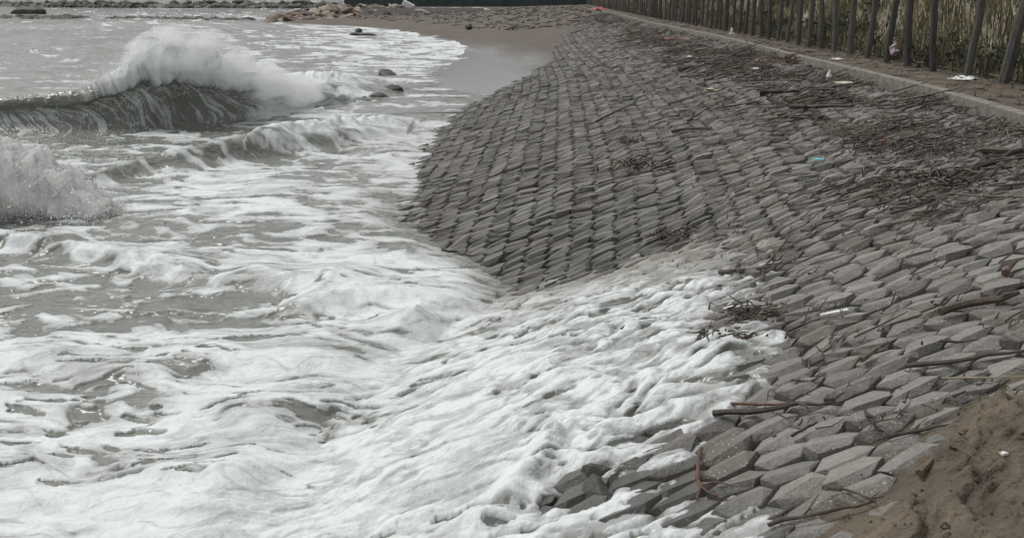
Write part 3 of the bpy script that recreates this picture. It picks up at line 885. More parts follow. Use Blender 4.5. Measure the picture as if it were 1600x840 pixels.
def droplets(P, r, stretch=None):
    n = len(P)
    q = rng.normal(size=(n, 4)); q /= np.linalg.norm(q, axis=1, keepdims=True)
    w_, x, y, z = q.T
    R = np.stack([np.stack([1 - 2 * (y * y + z * z), 2 * (x * y - z * w_), 2 * (x * z + y * w_)], -1),
                  np.stack([2 * (x * y + z * w_), 1 - 2 * (x * x + z * z), 2 * (y * z - x * w_)], -1),
                  np.stack([2 * (x * z - y * w_), 2 * (y * z + x * w_), 1 - 2 * (x * x + y * y)], -1)], 1)
    v = np.einsum('nij,kj->nki', R, TET) * r[:, None, None]
    if stretch is not None:
        v = v + stretch[:, None] * (np.einsum('nki,ni->nk', v, stretch) / (np.linalg.norm(stretch, axis=1) ** 2 + 1e-9))[..., None] * 2.0
    v = v + P[:, None]
    f = (TETF[None] + 4 * np.arange(n)[:, None, None]).reshape(-1, 3)
    return v.reshape(-1, 3), f


ND = 42000
us = np.concatenate([rng.normal(270, 75, ND // 2), rng.uniform(-300, 560, ND // 6), rng.uniform(110, 440, ND // 3)])
us = np.clip(us, -300, 580)
Hq, Yq, Xq, cq = (np.interp(us, uu, a_) for a_ in (H, Yc, X0, cu))
n = len(us)
arc = np.where(rng.uniform(0, 1, n) < 0.93, rng.beta(1.0, 2.5, n) * 0.45, rng.uniform(0.85, 1.05, n))
amp_ = Hq * (0.10 + 0.16 * cq)
up = rng.exponential(1.0, n) * amp_ * 0.7
zz = Hq * np.interp(arc, [0, .3, .6, 1.0], [.95, 1.0, .80, .42]) + up * rng.uniform(-0.3, 1, n)
yy = Yq + np.interp(arc, [0, .3, .6, 1.0], [.4, 0, -.5, -1.0]) + rng.normal(0, 0.15, n)
xx = Xq + rng.normal(0.1, 0.16, n) + arc * 0.7 * cq
P = np.stack([xx, yy, np.clip(zz, 0.02, 3.0)], -1)
r = np.clip(rng.lognormal(-5.15, 0.45, n), 0.003, 0.02)
v1, f1 = droplets(P, r)
# left-hand splash
NS = 70000
sx_px = np.concatenate([rng.uniform(-260, 165, NS)])
tops = np.interp(sx_px, [-260, -60, 0, 40, 80, 120, 150, 175], [200, 200, 210, 226, 248, 280, 305, 338])
yb = rng.normal(15.6, 0.35, NS)
kz2 = np.array([at(800, q_, 0)[1] for q_ in tops])
ht = CAM_H - 15.6 * CAM_H / kz2
fr = rng.beta(1.2, 1.7, NS)
zz2 = ht * fr * rng.uniform(0.9, 1.12, NS)
xx2 = (sx_px - 800) * 15.6 / 1610.0 + rng.normal(0, 0.06, NS)
cl_ = noise(xx2 * 2.2, zz2 * 2.6, 150) + 0.6 * noise(xx2 * 6, zz2 * 7, 151)
sel = cl_ > rng.uniform(-0.9, 0.7, NS)
P2 = np.stack([xx2, yb, zz2], -1)[sel]
r2 = np.clip(rng.lognormal(-5.1, 0.6, NS), 0.003, 0.026)[sel]
v2, f2 = droplets(P2, r2)
# fine spatter over the trough between the two
NT3 = 9000
px3 = rng.uniform(-150, 260, NT3); py3 = rng.normal(222, 26, NT3)
g3 = np.array([at(a_, b_, 0) for a_, b_ in zip(px3, py3)])
P3 = g3.copy(); P3[:, 2] = rng.exponential(0.22, NT3); P3[:, 1] -= P3[:, 2] * 2
c3 = noise(P3[:, 0] * 1.3, P3[:, 1] * 0.8, 155)
P3 = P3[(c3 > -0.1) & (P3[:, 1] > 15)]
v3, f3_ = droplets(P3, np.clip(rng.lognormal(-5.0, 0.5, len(P3)), 0.003, 0.022))
me = mesh_np('sea_spray', np.vstack([v1, v2, v3]), np.vstack([f1, f2 + len(v1), f3_ + len(v1) + len(v2)]), M['drops'])
tag(link('sea_spray', me), 'white spray thrown up by the breaking waves', None, None, 'stuff')

# the finest spray, a mist too fine to be drops
tv = NT('spray_mist')
pv_ = tv.pos()
dn = tv.math('MULTIPLY', tv.ramp(tv.noise(pv_, 2.6, 5, 0.65), [(0.38, 0.0), (0.68, 1.0)]), 3.6)
vol = tv.n('VolumePrincipled', {'Color': (0.97, 0.98, 0.97, 1), 'Density': dn, 'Anisotropy': 0.1})
tv.t.links.new(vol.outputs[0], tv.out.inputs['Volume'])
S.cycles.volume_bounces = 5
S.cycles.max_bounces = 8
S.cycles.volume_step_rate = 1.0


def puff(c, sz3, seed, sub=3):
    bm = bmesh.new(); bmesh.ops.create_icosphere(bm, subdivisions=sub, radius=1.0)
    v = np.array([np.array(q_.co) for q_ in bm.verts]); f = np.array([[q_.index for q_ in t__.verts] for t__ in bm.faces]); bm.free()
    k_ = 1 + 0.30 * noise(v[:, 0] * 1.7 + seed, v[:, 2] * 1.7 + v[:, 1], seed) + 0.14 * noise(v[:, 0] * 4 + seed, v[:, 2] * 4 - v[:, 1] * 2, seed + 1)
    return v * k_[:, None] * np.array(sz3) + np.array(c), f


def mist(cs, label):
    s_ = Soup()
    for i_, (c, z3) in enumerate(cs):
        v, f = puff(c, z3, 700 + i_)
        v[:, 2] = np.maximum(v[:, 2], 0.12)
        s_.add(v, f)
    o = link('spray_mist', s_.mesh('spray_mist', tv.m, True))
    tag(o, label, None, None, 'stuff')


def crest(u_, dz=0.0, dy=0.0):
    return (float(np.interp(u_, uu, X0)) + 0.35, float(np.interp(u_, uu, Yc)) - 0.35 + dy, float(np.interp(u_, uu, H)) + dz)


mist([(crest(285, -0.15), (1.25, 0.75, 0.62)), (crest(300, 0.05), (0.9, 0.6, 0.42)), (crest(350, -0.1), (0.9, 0.7, 0.5)), (crest(400, -0.2), (0.9, 0.8, 0.5)), (crest(455, -0.15), (0.9, 0.8, 0.45)), (crest(225, -0.1), (0.6, 0.45, 0.42)), (crest(265, 0.12), (0.7, 0.5, 0.34))], 'pale mist blown off the plunging breaker')
mist([((-8.9, 15.4, 0.70), (1.0, 0.5, 0.55)), ((-7.9, 15.3, 0.60), (0.65, 0.45, 0.48)), ((-7.2, 15.3, 0.38), (0.55, 0.45, 0.36)), ((-6.65, 15.25, 0.20), (0.4, 0.4, 0.24))], 'pale mist of the breaking splash at the seaward edge')

# splash body: lumpy films
fs_v, fs_f, fs_a, nfs = [], [], {'su': [], 'sv': [], 'dens': []}, 0
for lay in range(3):
    nu, nv = 150, 50
    ul = np.linspace(-280, 178, nu); tl = np.linspace(0, 1, nv)
    T, Uu = np.meshgrid(tl, ul)
    tp = np.interp(ul, [-260, -60, 0, 40, 80, 120, 150, 178], [200, 200, 212, 228, 250, 282, 307, 340])
    hh = CAM_H - 15.7 * CAM_H / np.array([at(800, q_, 0)[1] for q_ in tp])
    hh = np.maximum(hh * (1.0 - 0.08 * lay), 0.03)
    nz_ = noise(Uu / 26.0 + lay * 5, T * 3 + lay, 160 + lay) + 0.5 * noise(Uu / 11.0, T * 7, 165 + lay)
    zz = hh[:, None] * (np.sin(T * math.pi * 0.96) / 1.0) * (1 + 0.16 * nz_) - 0.02
    yy = 16.2 - 0.16 * lay - 1.0 * T + 0.16 * nz_ + 0.25 * smooth(-100, 150, Uu)
    xx = (Uu - 800) * yy / 1610.0 + 0.10 * nz_
    dens = 0.82 - 0.30 * smooth(0.85, 1.0, T) + 0.24 * nz_ - 0.5 * smooth(0.2, 0.0, T) - 0.05 * lay - 0.4 * smooth(120, 178, Uu)
    fs_v.append(np.stack([xx, yy, zz], -1).reshape(-1, 3)); fs_f.append(grid_faces(nu, nv) + nfs); nfs += nu * nv
    fs_a['su'].append((Uu / 45.0 + lay * 3.1).ravel()); fs_a['sv'].append((T * 14).ravel()); fs_a['dens'].append(np.clip(dens, 0, 1).ravel())
me = mesh_np('splash', np.concatenate(fs_v), np.concatenate(fs_f), M['film'], {k_: np.concatenate(v_) for k_, v_ in fs_a.items()}, True)
link('splash', me, sea)

# ------------------------------------------------------------------ kerb
kerb = bpy.data.objects.new('kerb', None)
C.objects.link(kerb)
tag(kerb, 'long pale concrete kerb along the top of the block slope', 'kerb')


def boxmesh(name, p0, p1, w_, z0, z1, mat, gap=0.006, chamfer=0.012):
    """a straight section from p0 to p1 (xy), w_ wide to the right of it"""
    p0, p1 = np.array(p0), np.array(p1)
    d = (p1 - p0) / np.linalg.norm(p1 - p0)
    nrm = np.array([d[1], -d[0]])
    p0 = p0 + d * gap; p1 = p1 - d * gap
    c = chamfer
    sec = [(0, z0), (0, z1 - c), (c, z1), (w_ - c, z1), (w_, z1 - c), (w_, z0)]
    v = [(*(p + nrm * a_), b_) for p in (p0, p1) for a_, b_ in sec]
    f = [(k_, k_ + 1, k_ + 7, k_ + 6) for k_ in range(5)]
    me = bpy.data.meshes.new(name)
    me.from_pydata([tuple(map(float, q_)) for q_ in v], [], [tuple(q_) for q_ in f] + [(5, 4, 3, 2, 1, 0), (6, 7, 8, 9, 10, 11)])
    me.materials.append(mat)
    return me


y = -3.4
while y < 118:
    ln = 2.0
    a, b = (XK(y), y), (XK(y + ln), y + ln)
    dz = random.gauss(0, 0.008)
    link('kerb_section', boxmesh('kerb_section', a, b, 0.19, 1.40, 1.83 + dz, M['kerb']), kerb)
    y += ln

# ------------------------------------------------------------------ fence of posts with netting
fence = bpy.data.objects.new('post_fence', None)
C.objects.link(fence)
tag(fence, 'row of dark weathered timber posts hung with dark netting along the dune', 'fence')
y, first = 17.3, True
pk = 0
while y < 235:
    x = float(XF(y))
    r_ = random.uniform(0.066, 0.088)
    if y > 45 and random.random() < 0.15: r_ *= 1.25
    z0 = float(path_z(x, y)) - 0.35
    hgt = random.uniform(2.5, 2.9)
    lx_, ly_ = random.gauss(-0.05, 0.03), random.gauss(0.0, 0.03)
    if pk == 1: lx_, r_ = 0.17, 0.095          # the nearest in view leans inland
    s_ = Soup()
    m_ = 7
    pts = [(lx_ * hgt * q_ + random.gauss(0, 0.008), ly_ * hgt * q_ + random.gauss(0, 0.008), hgt * q_) for q_ in np.linspace(0, 1, m_)]
    s_.tube(pts, [r_ * (1.08 - 0.16 * q_) * random.uniform(0.95, 1.05) for q_ in np.linspace(0, 1, m_)], 7)
    link('post', s_.mesh('post', M['post']), fence, (x, y, z0), (0, 0, random.uniform(0, 6)) if pk != 1 else (0, 0, 0))
    y += 1.58 + random.gauss(0, 0.10)
    pk += 1
nr = np.linspace(15, 236, 300)
nz_ = np.linspace(0, 1, 6)
NX = XF(nr)[:, None] - 0.13 - 0.05 * noise(nr * 0.6, nr * 0, 200)[:, None] * np.sin(nz_ * 3)
NY = np.repeat(nr[:, None], 6, 1)
NZ = 1.72 + nz_[None] * 2.35 + 0 * NX
me = mesh_np('netting', np.stack([NX, NY, NZ], -1).reshape(-1, 3), grid_faces(300, 6), M['net'], None, True)
link('netting', me, fence)

# ------------------------------------------------------------------ dry grass and scrub on the bank
NB = 40000
gy_ = 14 + 120 * rng.beta(0.75, 2.6, NB)
gd = rng.beta(0.9, 1.6, NB) * 7.5
gx_ = XF(gy_) + 0.35 + gd
cl_ = fbm(gx_ * 0.55, gy_ * 0.40, 3, 210)
ok = cl_ > rng.uniform(-0.55, 0.35, NB)
gx_, gy_, gd, cl_ = gx_[ok], gy_[ok], gd[ok], cl_[ok]
gz_ = bank_z(gx_, gy_)
n = len(gx_)
hgt = rng.uniform(0.25, 0.75, n) * (0.7 + 0.6 * np.clip(cl_ + 0.4, 0, 1))
wd = rng.uniform(0.006, 0.014, n) * (1 + gy_ / 45)
az = rng.uniform(0, 2 * math.pi, n)
lean = rng.uniform(0.05, 0.6, n)
side = np.stack([-np.sin(az), np.cos(az), 0 * az], -1) * wd[:, None]
dirv = np.stack([np.cos(az) * lean, np.sin(az) * lean, np.ones(n)], -1)
root = np.stack([gx_, gy_, gz_ - 0.03], -1)
mid = root + dirv * (hgt * 0.55)[:, None]
tip = root + dirv * hgt[:, None] + np.stack([np.cos(az), np.sin(az), -0.35 + 0 * az], -1) * (lean * hgt * 0.5)[:, None]
GV = np.stack([root - side, root + side, mid + side * 0.8, mid - side * 0.8, tip], 1).reshape(-1, 3)
bi = 5 * np.arange(n)[:, None]
q4 = bi + np.array([[0, 1, 2, 3]])
q3 = bi + np.array([[3, 2, 4]])
tn = np.clip(0.5 + 0.45 * fbm(gx_ * 0.9, gy_ * 0.7, 2, 215) + rng.normal(0, 0.18, n), 0, 1)
me = mesh_np('dry_grass', GV, [q4, q3], M['grass'], {'tone': np.repeat(tn, 5)})
tag(link('dry_grass', me), 'dry tan and dull green grass on the dune bank behind the fence', None, None, 'stuff')
# scrub: dark leafy tangles low on the bank
sc = Soup()
for _ in range(90):
    y = 15 + 95 * random.betavariate(0.8, 2.2)
    x = float(XF(y)) + 0.4 + 4.2 * random.random() ** 1.4
    z = float(bank_z(x, y)); R_ = random.uniform(0.25, 0.6)
    nl = 130 if y < 45 else 60
    c = np.array([x, y, z + R_ * 0.5]) + rng.normal(size=(nl, 3)) * np.array([R_, R_, R_ * 0.6]) * 0.55
    for q_ in c:
        s1 = rng.normal(size=3); s1 /= np.linalg.norm(s1); s2 = np.cross(s1, rng.normal(size=3)); s2 /= np.linalg.norm(s2)
        a_ = random.uniform(0.02, 0.05) * (1 + y / 60)
        sc.add([q_ - s1 * a_ * 1.4, q_ + s2 * a_ * 0.6, q_ + s1 * a_ * 1.4, q_ - s2 * a_ * 0.6], [(0, 1, 2, 3)], random.random())
    for _k in range(5):
        e_ = np.array([x, y, z]) + rng.normal(size=3) * R_ * 0.8 + np.array([0, 0, R_ * 0.8])
        sc.tube([(x, y, z - 0.05), (np.array([x, y, z]) + e_) / 2 + rng.normal(size=3) * 0.06, e_], [0.012, 0.009, 0.004], 4, 0.0)
tag(link('dune_scrub', sc.mesh('dune_scrub', M['scrub'])), 'dark tangled scrub on the dune bank behind the netting', None, None, 'stuff')

# ------------------------------------------------------------------ heaped sand at the bottom right
mb = np.array([on(a_, b_)[:2] for a_, b_ in [(1760, 545), (1600, 600), (1500, 634), (1446, 672), (1432, 735), (1375, 782), (1310, 850), (1240, 960)]])
mx = np.linspace(1.0, 7.0, 400); my = np.linspace(2.6, 9.2, 440)
MX, MY = np.meshgrid(mx, my)
sd_ = np.full(MX.shape, 1e9)
for k_ in range(len(mb) - 1):
    a, b = mb[k_], mb[k_ + 1]
    ab = b - a
    tt = np.clip(((MX - a[0]) * ab[0] + (MY - a[1]) * ab[1]) / (ab @ ab), 0, 1)
    dx, dy = MX - a[0] - tt * ab[0], MY - a[1] - tt * ab[1]
    d = np.hypot(dx, dy)
    sgn = np.sign(ab[0] * dy - ab[1] * dx)
    sd_ = np.where(d < np.abs(sd_), d * sgn, sd_)
if sd_[10, 380] < 0: sd_ = -sd_
sd_ = sd_ + 0.22 * fbm(MX * 2.2, MY * 2.2, 4, 220)
base = slope_z(MX, MY)
hgt = 0.025 + 0.34 * smooth(0, 1.3, sd_) + 0.05 * smooth(0, 0.3, sd_)
mu, mv = MX * 0.62 + MY * 0.78, -MX * 0.78 + MY * 0.62
wq = 0.22 * fbm(MX * 2, MY * 2, 3, 224)
hgt += (0.12 * fbm(MX * 1.7, MY * 2.4, 5, 221) + 0.18 * (0.35 - np.abs(fbm(mu * 0.9 + wq, (mv + wq) * 3.2, 3, 222))) + 0.085 * (0.3 - np.abs(noise(mu * 1.8 + wq, (mv + wq) * 9, 225))) + 0.035 * fbm(MX * 9, MY * 9, 4, 223, 0.7)) * smooth(0, 0.25, sd_)
hgt = np.where(sd_ < 0, 0.025 + sd_ * 0.16, hgt)
fcm = grid_faces(*MX.shape)
keep = (sd_ > -0.34).ravel()[fcm].all(1)
me = mesh_np('sand_heap', np.stack([MX, MY, base + hgt], -1).reshape(-1, 3), fcm[keep], M['moundsand'], None, True)
tag(link('sand_heap', me), kind='structure')


def heap_z(x, y):
    i = int(np.clip((y - 2.6) / 6.6 * 439, 0, 439)); j = int(np.clip((x - 1.0) / 6.0 * 399, 0, 399))
    return float((base + hgt)[i, j])


# ------------------------------------------------------------------ driftwood
def wob(p0, p1, n=5, amp=0.03, sag=0.0, lift=0.02):
    p0, p1 = np.asarray(p0, float), np.asarray(p1, float)
    t = np.linspace(0, 1, n)[:, None]
    p = p0 + (p1 - p0) * t + np.concatenate([rng.normal(0, amp, (n, 2)), np.zeros((n, 1))], 1)
    for q_ in p:
        s_ = surf(q_[0], q_[1]) + lift
        q_[2] = max(q_[2] + lift, s_)
    return p


def branch(label, a, b, rad, mat='wood', n=6, amp=0.025, twigs=0, name='branch', cat='driftwood', lift=None, curve_=0.0):
    """a stick lying between two points of the photograph"""
    p0, p1 = on(*a), on(*b)
    pts = wob(p0, p1, n, amp, 0, rad * 0.8 if lift is None else lift)
    if curve_:
        d = (p1 - p0)[:2]; nn_ = np.array([-d[1], d[0]])
        t = np.linspace(0, 1, n)
        pts[:, :2] += nn_[None] * (curve_ * 4 * t * (1 - t))[:, None]
    o0 = pts[0].copy()
    s_ = Soup()
    s_.tube(pts - o0, np.linspace(rad * 1.1, rad * 0.55, n) * rng.uniform(0.75, 1.2, n), 7, random.uniform(0.1, 0.6))
    o = link(name, s_.mesh(name, M[mat]), None, o0)
    tag(o, label, cat, cat + ' lying on the block slope')
    for k_ in range(twigs):
        i_ = random.randrange(1, n - 1)
        d = (pts[-1] - pts[0]); ln = np.linalg.norm(d) * random.uniform(0.2, 0.45)
        ang = random.choice((-1, 1)) * random.uniform(0.5, 1.1)
        d = d / np.linalg.norm(d)
        dd = np.array([d[0] * math.cos(ang) - d[1] * math.sin(ang), d[0] * math.sin(ang) + d[1] * math.cos(ang), random.uniform(0.05, 0.5)])
        q0 = pts[i_] - o0
        t_s = Soup()
        t_s.tube([q0, q0 + dd * ln * 0.5 + rng.normal(0, 0.01, 3), q0 + dd * ln], [rad * 0.55, rad * 0.42, rad * 0.2], 5, random.uniform(0.1, 0.6))
        link('twig', t_s.mesh('twig', M[mat], True), o)
    return o


branch('thick dark driftwood branch lying on the blocks above the long thin one', (1468, 492), (1588, 466), 0.034, twigs=1)
branch('long thin dark branch lying on the blocks below the thick branch, reaching the right edge', (1418, 577), (1605, 549), 0.017, amp=0.012, n=8)
branch('pale thin reed lying under the long dark branch near the right edge', (1472, 593), (1600, 589), 0.007, 'wood_pale', amp=0.006, name='reed', cat='reed')
branch('short cut brown piece of cane resting across a block above the sand heap', (1345, 566), (1386, 538), 0.022, 'wood_brown', amp=0.003, n=4, name='cane', cat='cane')
branch('long brown branch lying over the blocks from the foam edge, longest by the wash', (1120, 652), (1310, 630), 0.020, 'wood', amp=0.02, n=8, twigs=1)
branch('reddish brown stick lying just above the longest branch at the foam edge', (1132, 634), (1300, 632), 0.010, 'wood_red', amp=0.012, n=7)
branch('forked reddish stick pointing downslope beside the lowest foam', (1092, 704), (1086, 782), 0.014, 'wood_red', amp=0.01, twigs=2)
branch('long dark stick lying across the blocks at the bottom, left of the sand heap', (1195, 822), (1368, 784), 0.011, amp=0.014, n=7, twigs=1)
branch('crossing dark twigs on the pale blocks left of the sand heap', (1310, 764), (1380, 782), 0.008, twigs=3, cat='twig', name='twig_bundle')
branch('brown flat slat leaning on the top corner of the sand heap', (1436, 742), (1484, 692), 0.016, 'wood_brown', amp=0.002, n=3, name='slat_stick')
branch('dark straight stick on the blocks just above the sand heap', (1388, 684), (1490, 664), 0.012, amp=0.006)
branch('tangled forked twig beside the dark straight stick above the sand heap', (1362, 642), (1392, 678), 0.010, twigs=4, cat='twig', name='twig_bundle')
branch('short dark stick in a joint between blocks right of the foam', (1238, 682), (1278, 660), 0.011, amp=0.005)
branch('thin dark stick standing between blocks below the white strip', (1270, 574), (1310, 525), 0.010, twigs=1)
branch('forked dark twig left of the white plastic strip', (1228, 528), (1272, 486), 0.010, twigs=3)
branch('bent dark stick curving over the blocks in the middle of the slope', (1267, 374), (1310, 345), 0.014, curve_=0.18, n=7, amp=0.006)
branch('thin arched twig just right of the bent dark stick', (1316, 368), (1366, 341), 0.010, curve_=0.10, n=7, amp=0.006)
branch('brown thin stick among blocks below the log tangle', (1418, 440), (1462, 416), 0.008, 'wood_brown')
branch('stubby red brown splinter wedged in the blocks at the right edge', (1570, 430), (1588, 410), 0.024, 'wood_red', n=4, amp=0.002, name='splinter')
branch('dark log on top of the tangle at the right edge', (1478, 282), (1605, 238), 0.045, n=7, amp=0.04, name='log')
branch('dark log lying level above the tangle at the right edge', (1538, 238), (1606, 240), 0.040, n=6, amp=0.02, name='log')
branch('grey forked branch poking out below the log tangle', (1438, 318), (1475, 296), 0.018, 'wood_brown', twigs=2, curve_=0.2, n=6)
branch('lone dark stick lying at the water edge of the block slope', (694, 392), (741, 402), 0.020, twigs=1)
branch('thin dark stick climbing the slope left of the round clump', (938, 190), (992, 160), 0.018, amp=0.03)
branch('short dark stick lying level on the blocks high on the slope', (1050, 208), (1095, 203), 0.032, n=5, amp=0.02)
branch('long thin stick climbing the slope above the level one', (1070, 190), (1150, 150), 0.018, n=6, amp=0.04)
branch('dark branch lying in the thin foam right of the silty patch', (1118, 428), (1212, 420), 0.020, twigs=4, n=6)
branch('dark stick running up from the foam to the dry blocks', (1185, 440), (1240, 350), 0.010, twigs=1)
branch('thin twig standing in the foam sheet', (684, 640), (688, 630), 0.010, n=4, amp=0.002, name='twig', cat='twig', lift=0.05)
branch('thin reed bent in the foam beside the silty patch', (970, 525), (1020, 508), 0.007, curve_=0.2, name='reed', cat='reed', lift=0.07)
branch('thick dark log in the wrack below the cream board', (1185, 148), (1250, 145), 0.06, n=5, amp=0.03, name='log')
branch('upright forked snag on the blocks below the wrack line', (1200, 154), (1222, 134), 0.025, twigs=2, n=4)
branch('dark log at the foot of the kerb near the cream board', (1235, 170), (1330, 168), 0.045, n=6, amp=0.04, name='log')
branch('dark branch at the upper wrack left of the red scrap', (1100, 102), (1185, 82), 0.05, n=6, amp=0.06, twigs=2)
branch('short black log resting on the blocks below the far wrack', (1062, 112), (1082, 106), 0.06, n=4, amp=0.01, name='log')


def clump(label, c, R_, nst, mat='wood', name='driftwood_clump', cat='driftwood', flat=0.25, rad=0.010):
    p = on(*c)
    root = bpy.data.objects.new(name, None)
    C.objects.link(root)
    root.location = p
    rest = Soup()
    for k_ in range(nst):
        a_ = random.uniform(0, 6.28); q0 = np.array([rng.normal(0, R_ * 0.6), rng.normal(0, R_ * 0.5), abs(rng.normal(0, R_ * flat * 0.5))])
        ln = R_ * (random.uniform(0.15, 0.65) if k_ >= 10 else random.uniform(0.6, 1.1))
        d = np.array([math.cos(a_), math.sin(a_) * 0.8, rng.normal(0, 0.14) + 0.2 * math.cos(a_)]) * ln
        m_ = q0 + d * 0.5 + rng.normal(0, R_ * 0.12, 3)
        q_ = ([q0, m_, q0 + d], [rad, rad * 0.8, rad * 0.4], 4 if k_ >= 10 else 6, random.random())
        if k_ < 10:
            one = Soup(); one.tube(*q_)
            link('stick', one.mesh('stick', M[mat], True), root)
        else:
            rest.tube(*q_)
    link('twig_tangle', rest.mesh('twig_tangle', M[mat]), root)['kind'] = 'stuff'
    return tag(root, label, cat)


clump('round dark clump of weed and twigs high on the slope', (983, 222), 0.20, 50)
clump('loose tangle of twisted branches in the middle of the slope', (1010, 260), 0.40, 45, rad=0.018)
clump('dark clump of sticks at the top edge of the silty foam', (1058, 370), 0.28, 55)
clump('tangle of twigs and rubbish in the foam below the pale green water', (1168, 492), 0.22, 60, rad=0.009)
clump('lower tangle of twigs half buried in foam', (1135, 530), 0.20, 45, rad=0.009)
clump('reddish brush of roots at the kerb, beyond the cream board', (1240, 98), 0.75, 90, 'wood_red', rad=0.016)
clump('dark heap of sticks under the logs at the right edge', (1490, 285), 0.50, 110, rad=0.013)
clump('dark twiggy bunch on the lower wrack near the kerb', (1240, 160), 0.35, 50, rad=0.014)

# wrack: countless sticks along the top of the slope and on the path
wr = Soup()


def scatter(npt, fn, lmin, lmax, rmin, rmax, along=0.0):
    for _ in range(npt):
        x, y = fn()
        a_ = random.gauss(along, 0.55) if random.random() < 0.75 else random.uniform(0, 3.14)
        ln = random.uniform(lmin, lmax) * (0.35 + 0.9 * random.random() ** 2)
        dx, dy = math.cos(a_) * ln / 2, math.sin(a_) * ln / 2
        z0, z1 = surf(x - dx, y - dy), surf(x + dx, y + dy)
        h_ = random.random() ** 2 * 0.09 + 0.01
        r_ = random.uniform(rmin, rmax)
        m_ = (x + rng.normal(0, ln * 0.05), y + rng.normal(0, ln * 0.05), (z0 + z1) / 2 + h_ + rng.normal(0, 0.012))
        wr.tube([(x - dx, y - dy, z0 + h_), m_, (x + dx, y + dy, z1 + h_ + abs(rng.normal(0, 0.03)))], [r_, r_ * 0.9, r_ * 0.5], 4, random.random())


def band(y0, y1, c, sig, p=1.0):
    def f():
        while True:
            y = y0 + (y1 - y0) * random.random() ** p
            x = XK(y) - c(y) + random.gauss(0, sig)
            if x < XK(y) - 0.03 and float(noise(x * 0.9, y * 0.45, 300)) > random.uniform(-0.35, 0.45):
                return float(x), float(y)
    return f


scatter(700, band(13, 60, lambda y: 0.55 + 0.9 * (y > 22), 0.55, 1.3), 0.2, 0.9, 0.005, 0.016, 0.3)
scatter(420, band(16, 45, lambda y: 1.6, 0.8, 1.0), 0.3, 1.2, 0.008, 0.022, 0.3)
scatter(420, band(40, 105, lambda y: 1.3, 0.9, 1.0), 0.4, 1.6, 0.012, 0.03, 0.5)
scatter(2200, band(12, 50, lambda y: 1.1, 0.8, 1.2), 0.04, 0.25, 0.005, 0.014, 0.3)
scatter(170, band(10, 15.5, lambda y: 1.3, 0.45, 1.0), 0.15, 0.8, 0.004, 0.014, 0.25)
scatter(110, band(9.5, 12.5, lambda y: 2.1, 0.35, 1.0), 0.15, 0.8, 0.004, 0.015, 0.25)


def anyslope():
    while True:
        y = 5.5 + 45 * random.random() ** 1.5
        x = XW(y) + 1.2 + random.random() * (XK(y) - XW(y) - 1.2)
        q_ = to_px(x, y, slope_z(x, y))
        if 900 < q_[0] < 1620 and not (q_[1] > 430 and q_[0] < 1180):
            return float(x), float(y)


scatter(900, anyslope, 0.02, 0.14, 0.003, 0.009, 0.35)
scatter(330, anyslope, 0.08, 0.55, 0.003, 0.010, 0.35)


def pathp():
    y = 15 + 75 * random.random() ** 1.6
    return float(XK(y) + 0.25 + random.random() * (XF(y) - XK(y) + 0.3)), y


scatter(900, pathp, 0.1, 0.7, 0.004, 0.012, 1.2)


def beachp():
    y = random.uniform(85, 190)
    return float(random.uniform(-14 - (y - 85) * 0.25, XK(y) - 1)), y


def scatter_beach(npt):
    for _ in range(npt):
        x, y = beachp()
        z = float(sand_z(x, y))
        if z < 0.55: continue
        a_ = random.gauss(0, 0.7); ln = random.uniform(0.1, 1.0) * random.choice((0.5, 1.0, 1.0)); r_ = random.uniform(0.02, 0.06)
        d = np.array([math.cos(a_), math.sin(a_), random.uniform(-0.05, 0.12)]) * ln
        wr.tube([(x, y, z + 0.04), np.array((x, y, z + 0.06)) + d * 0.5 + rng.normal(0, 0.05, 3), np.array((x, y, z + 0.05)) + d], [r_, r_, r_ * 0.5], 4, random.random())


scatter_beach(1700)
cr = Soup()
OCT = np.array([(1, 0, 0), (-1, 0, 0), (0, 1, 0), (0, -1, 0), (0, 0, 1), (0, 0, -1)], float)
OCF = np.array([(0, 2, 4), (2, 1, 4), (1, 3, 4), (3, 0, 4), (2, 0, 5), (1, 2, 5), (3, 1, 5), (0, 3, 5)])
for _ in range(5200):
    i_, j_ = random.randrange(440), random.randrange(400)
    d_ = sd_[i_, j_]
    if d_ < -0.45 or random.random() > math.exp(-max(-d_, 0) / 0.12): continue
    r_ = random.uniform(0.004, 0.012) if random.random() < 0.93 else random.uniform(0.012, 0.03)
    z_ = base[i_, j_] + (hgt[i_, j_] if d_ > 0 else 0.02)
    cr.add(OCT * r_ * rng.uniform(0.6, 1.3, (6, 1)) + np.array([MX[i_, j_] + rng.normal(0, 0.01), MY[i_, j_] + rng.normal(0, 0.01), z_ + r_ * 0.3]), OCF)
tag(link('sand_crumbs', cr.mesh('sand_crumbs', M['moundsand'])), 'loose crumbs of sand and grit on and around the heap', None, None, 'stuff')
# bits on the heaped sand
for _ in range(90):
    x, y = random.uniform(2.2, 3.6), random.uniform(4.0, 7.2)
    z = heap_z(x, y)
    a_ = random.uniform(0, 3.14); ln = random.uniform(0.03, 0.2)
    d = np.array([math.cos(a_), math.sin(a_), random.uniform(-0.1, 0.4)]) * ln
    wr.tube([(x, y, z), np.array((x, y, z + 0.01)) + d * 0.5, np.array((x, y, z)) + d], [0.004, 0.004, 0.002], 4, random.random())
tag(link('driftwood_litter', wr.mesh('driftwood_litter', M['wood'])), 'countless dark sticks and reeds washed up along the wrack line', None, None, 'stuff')


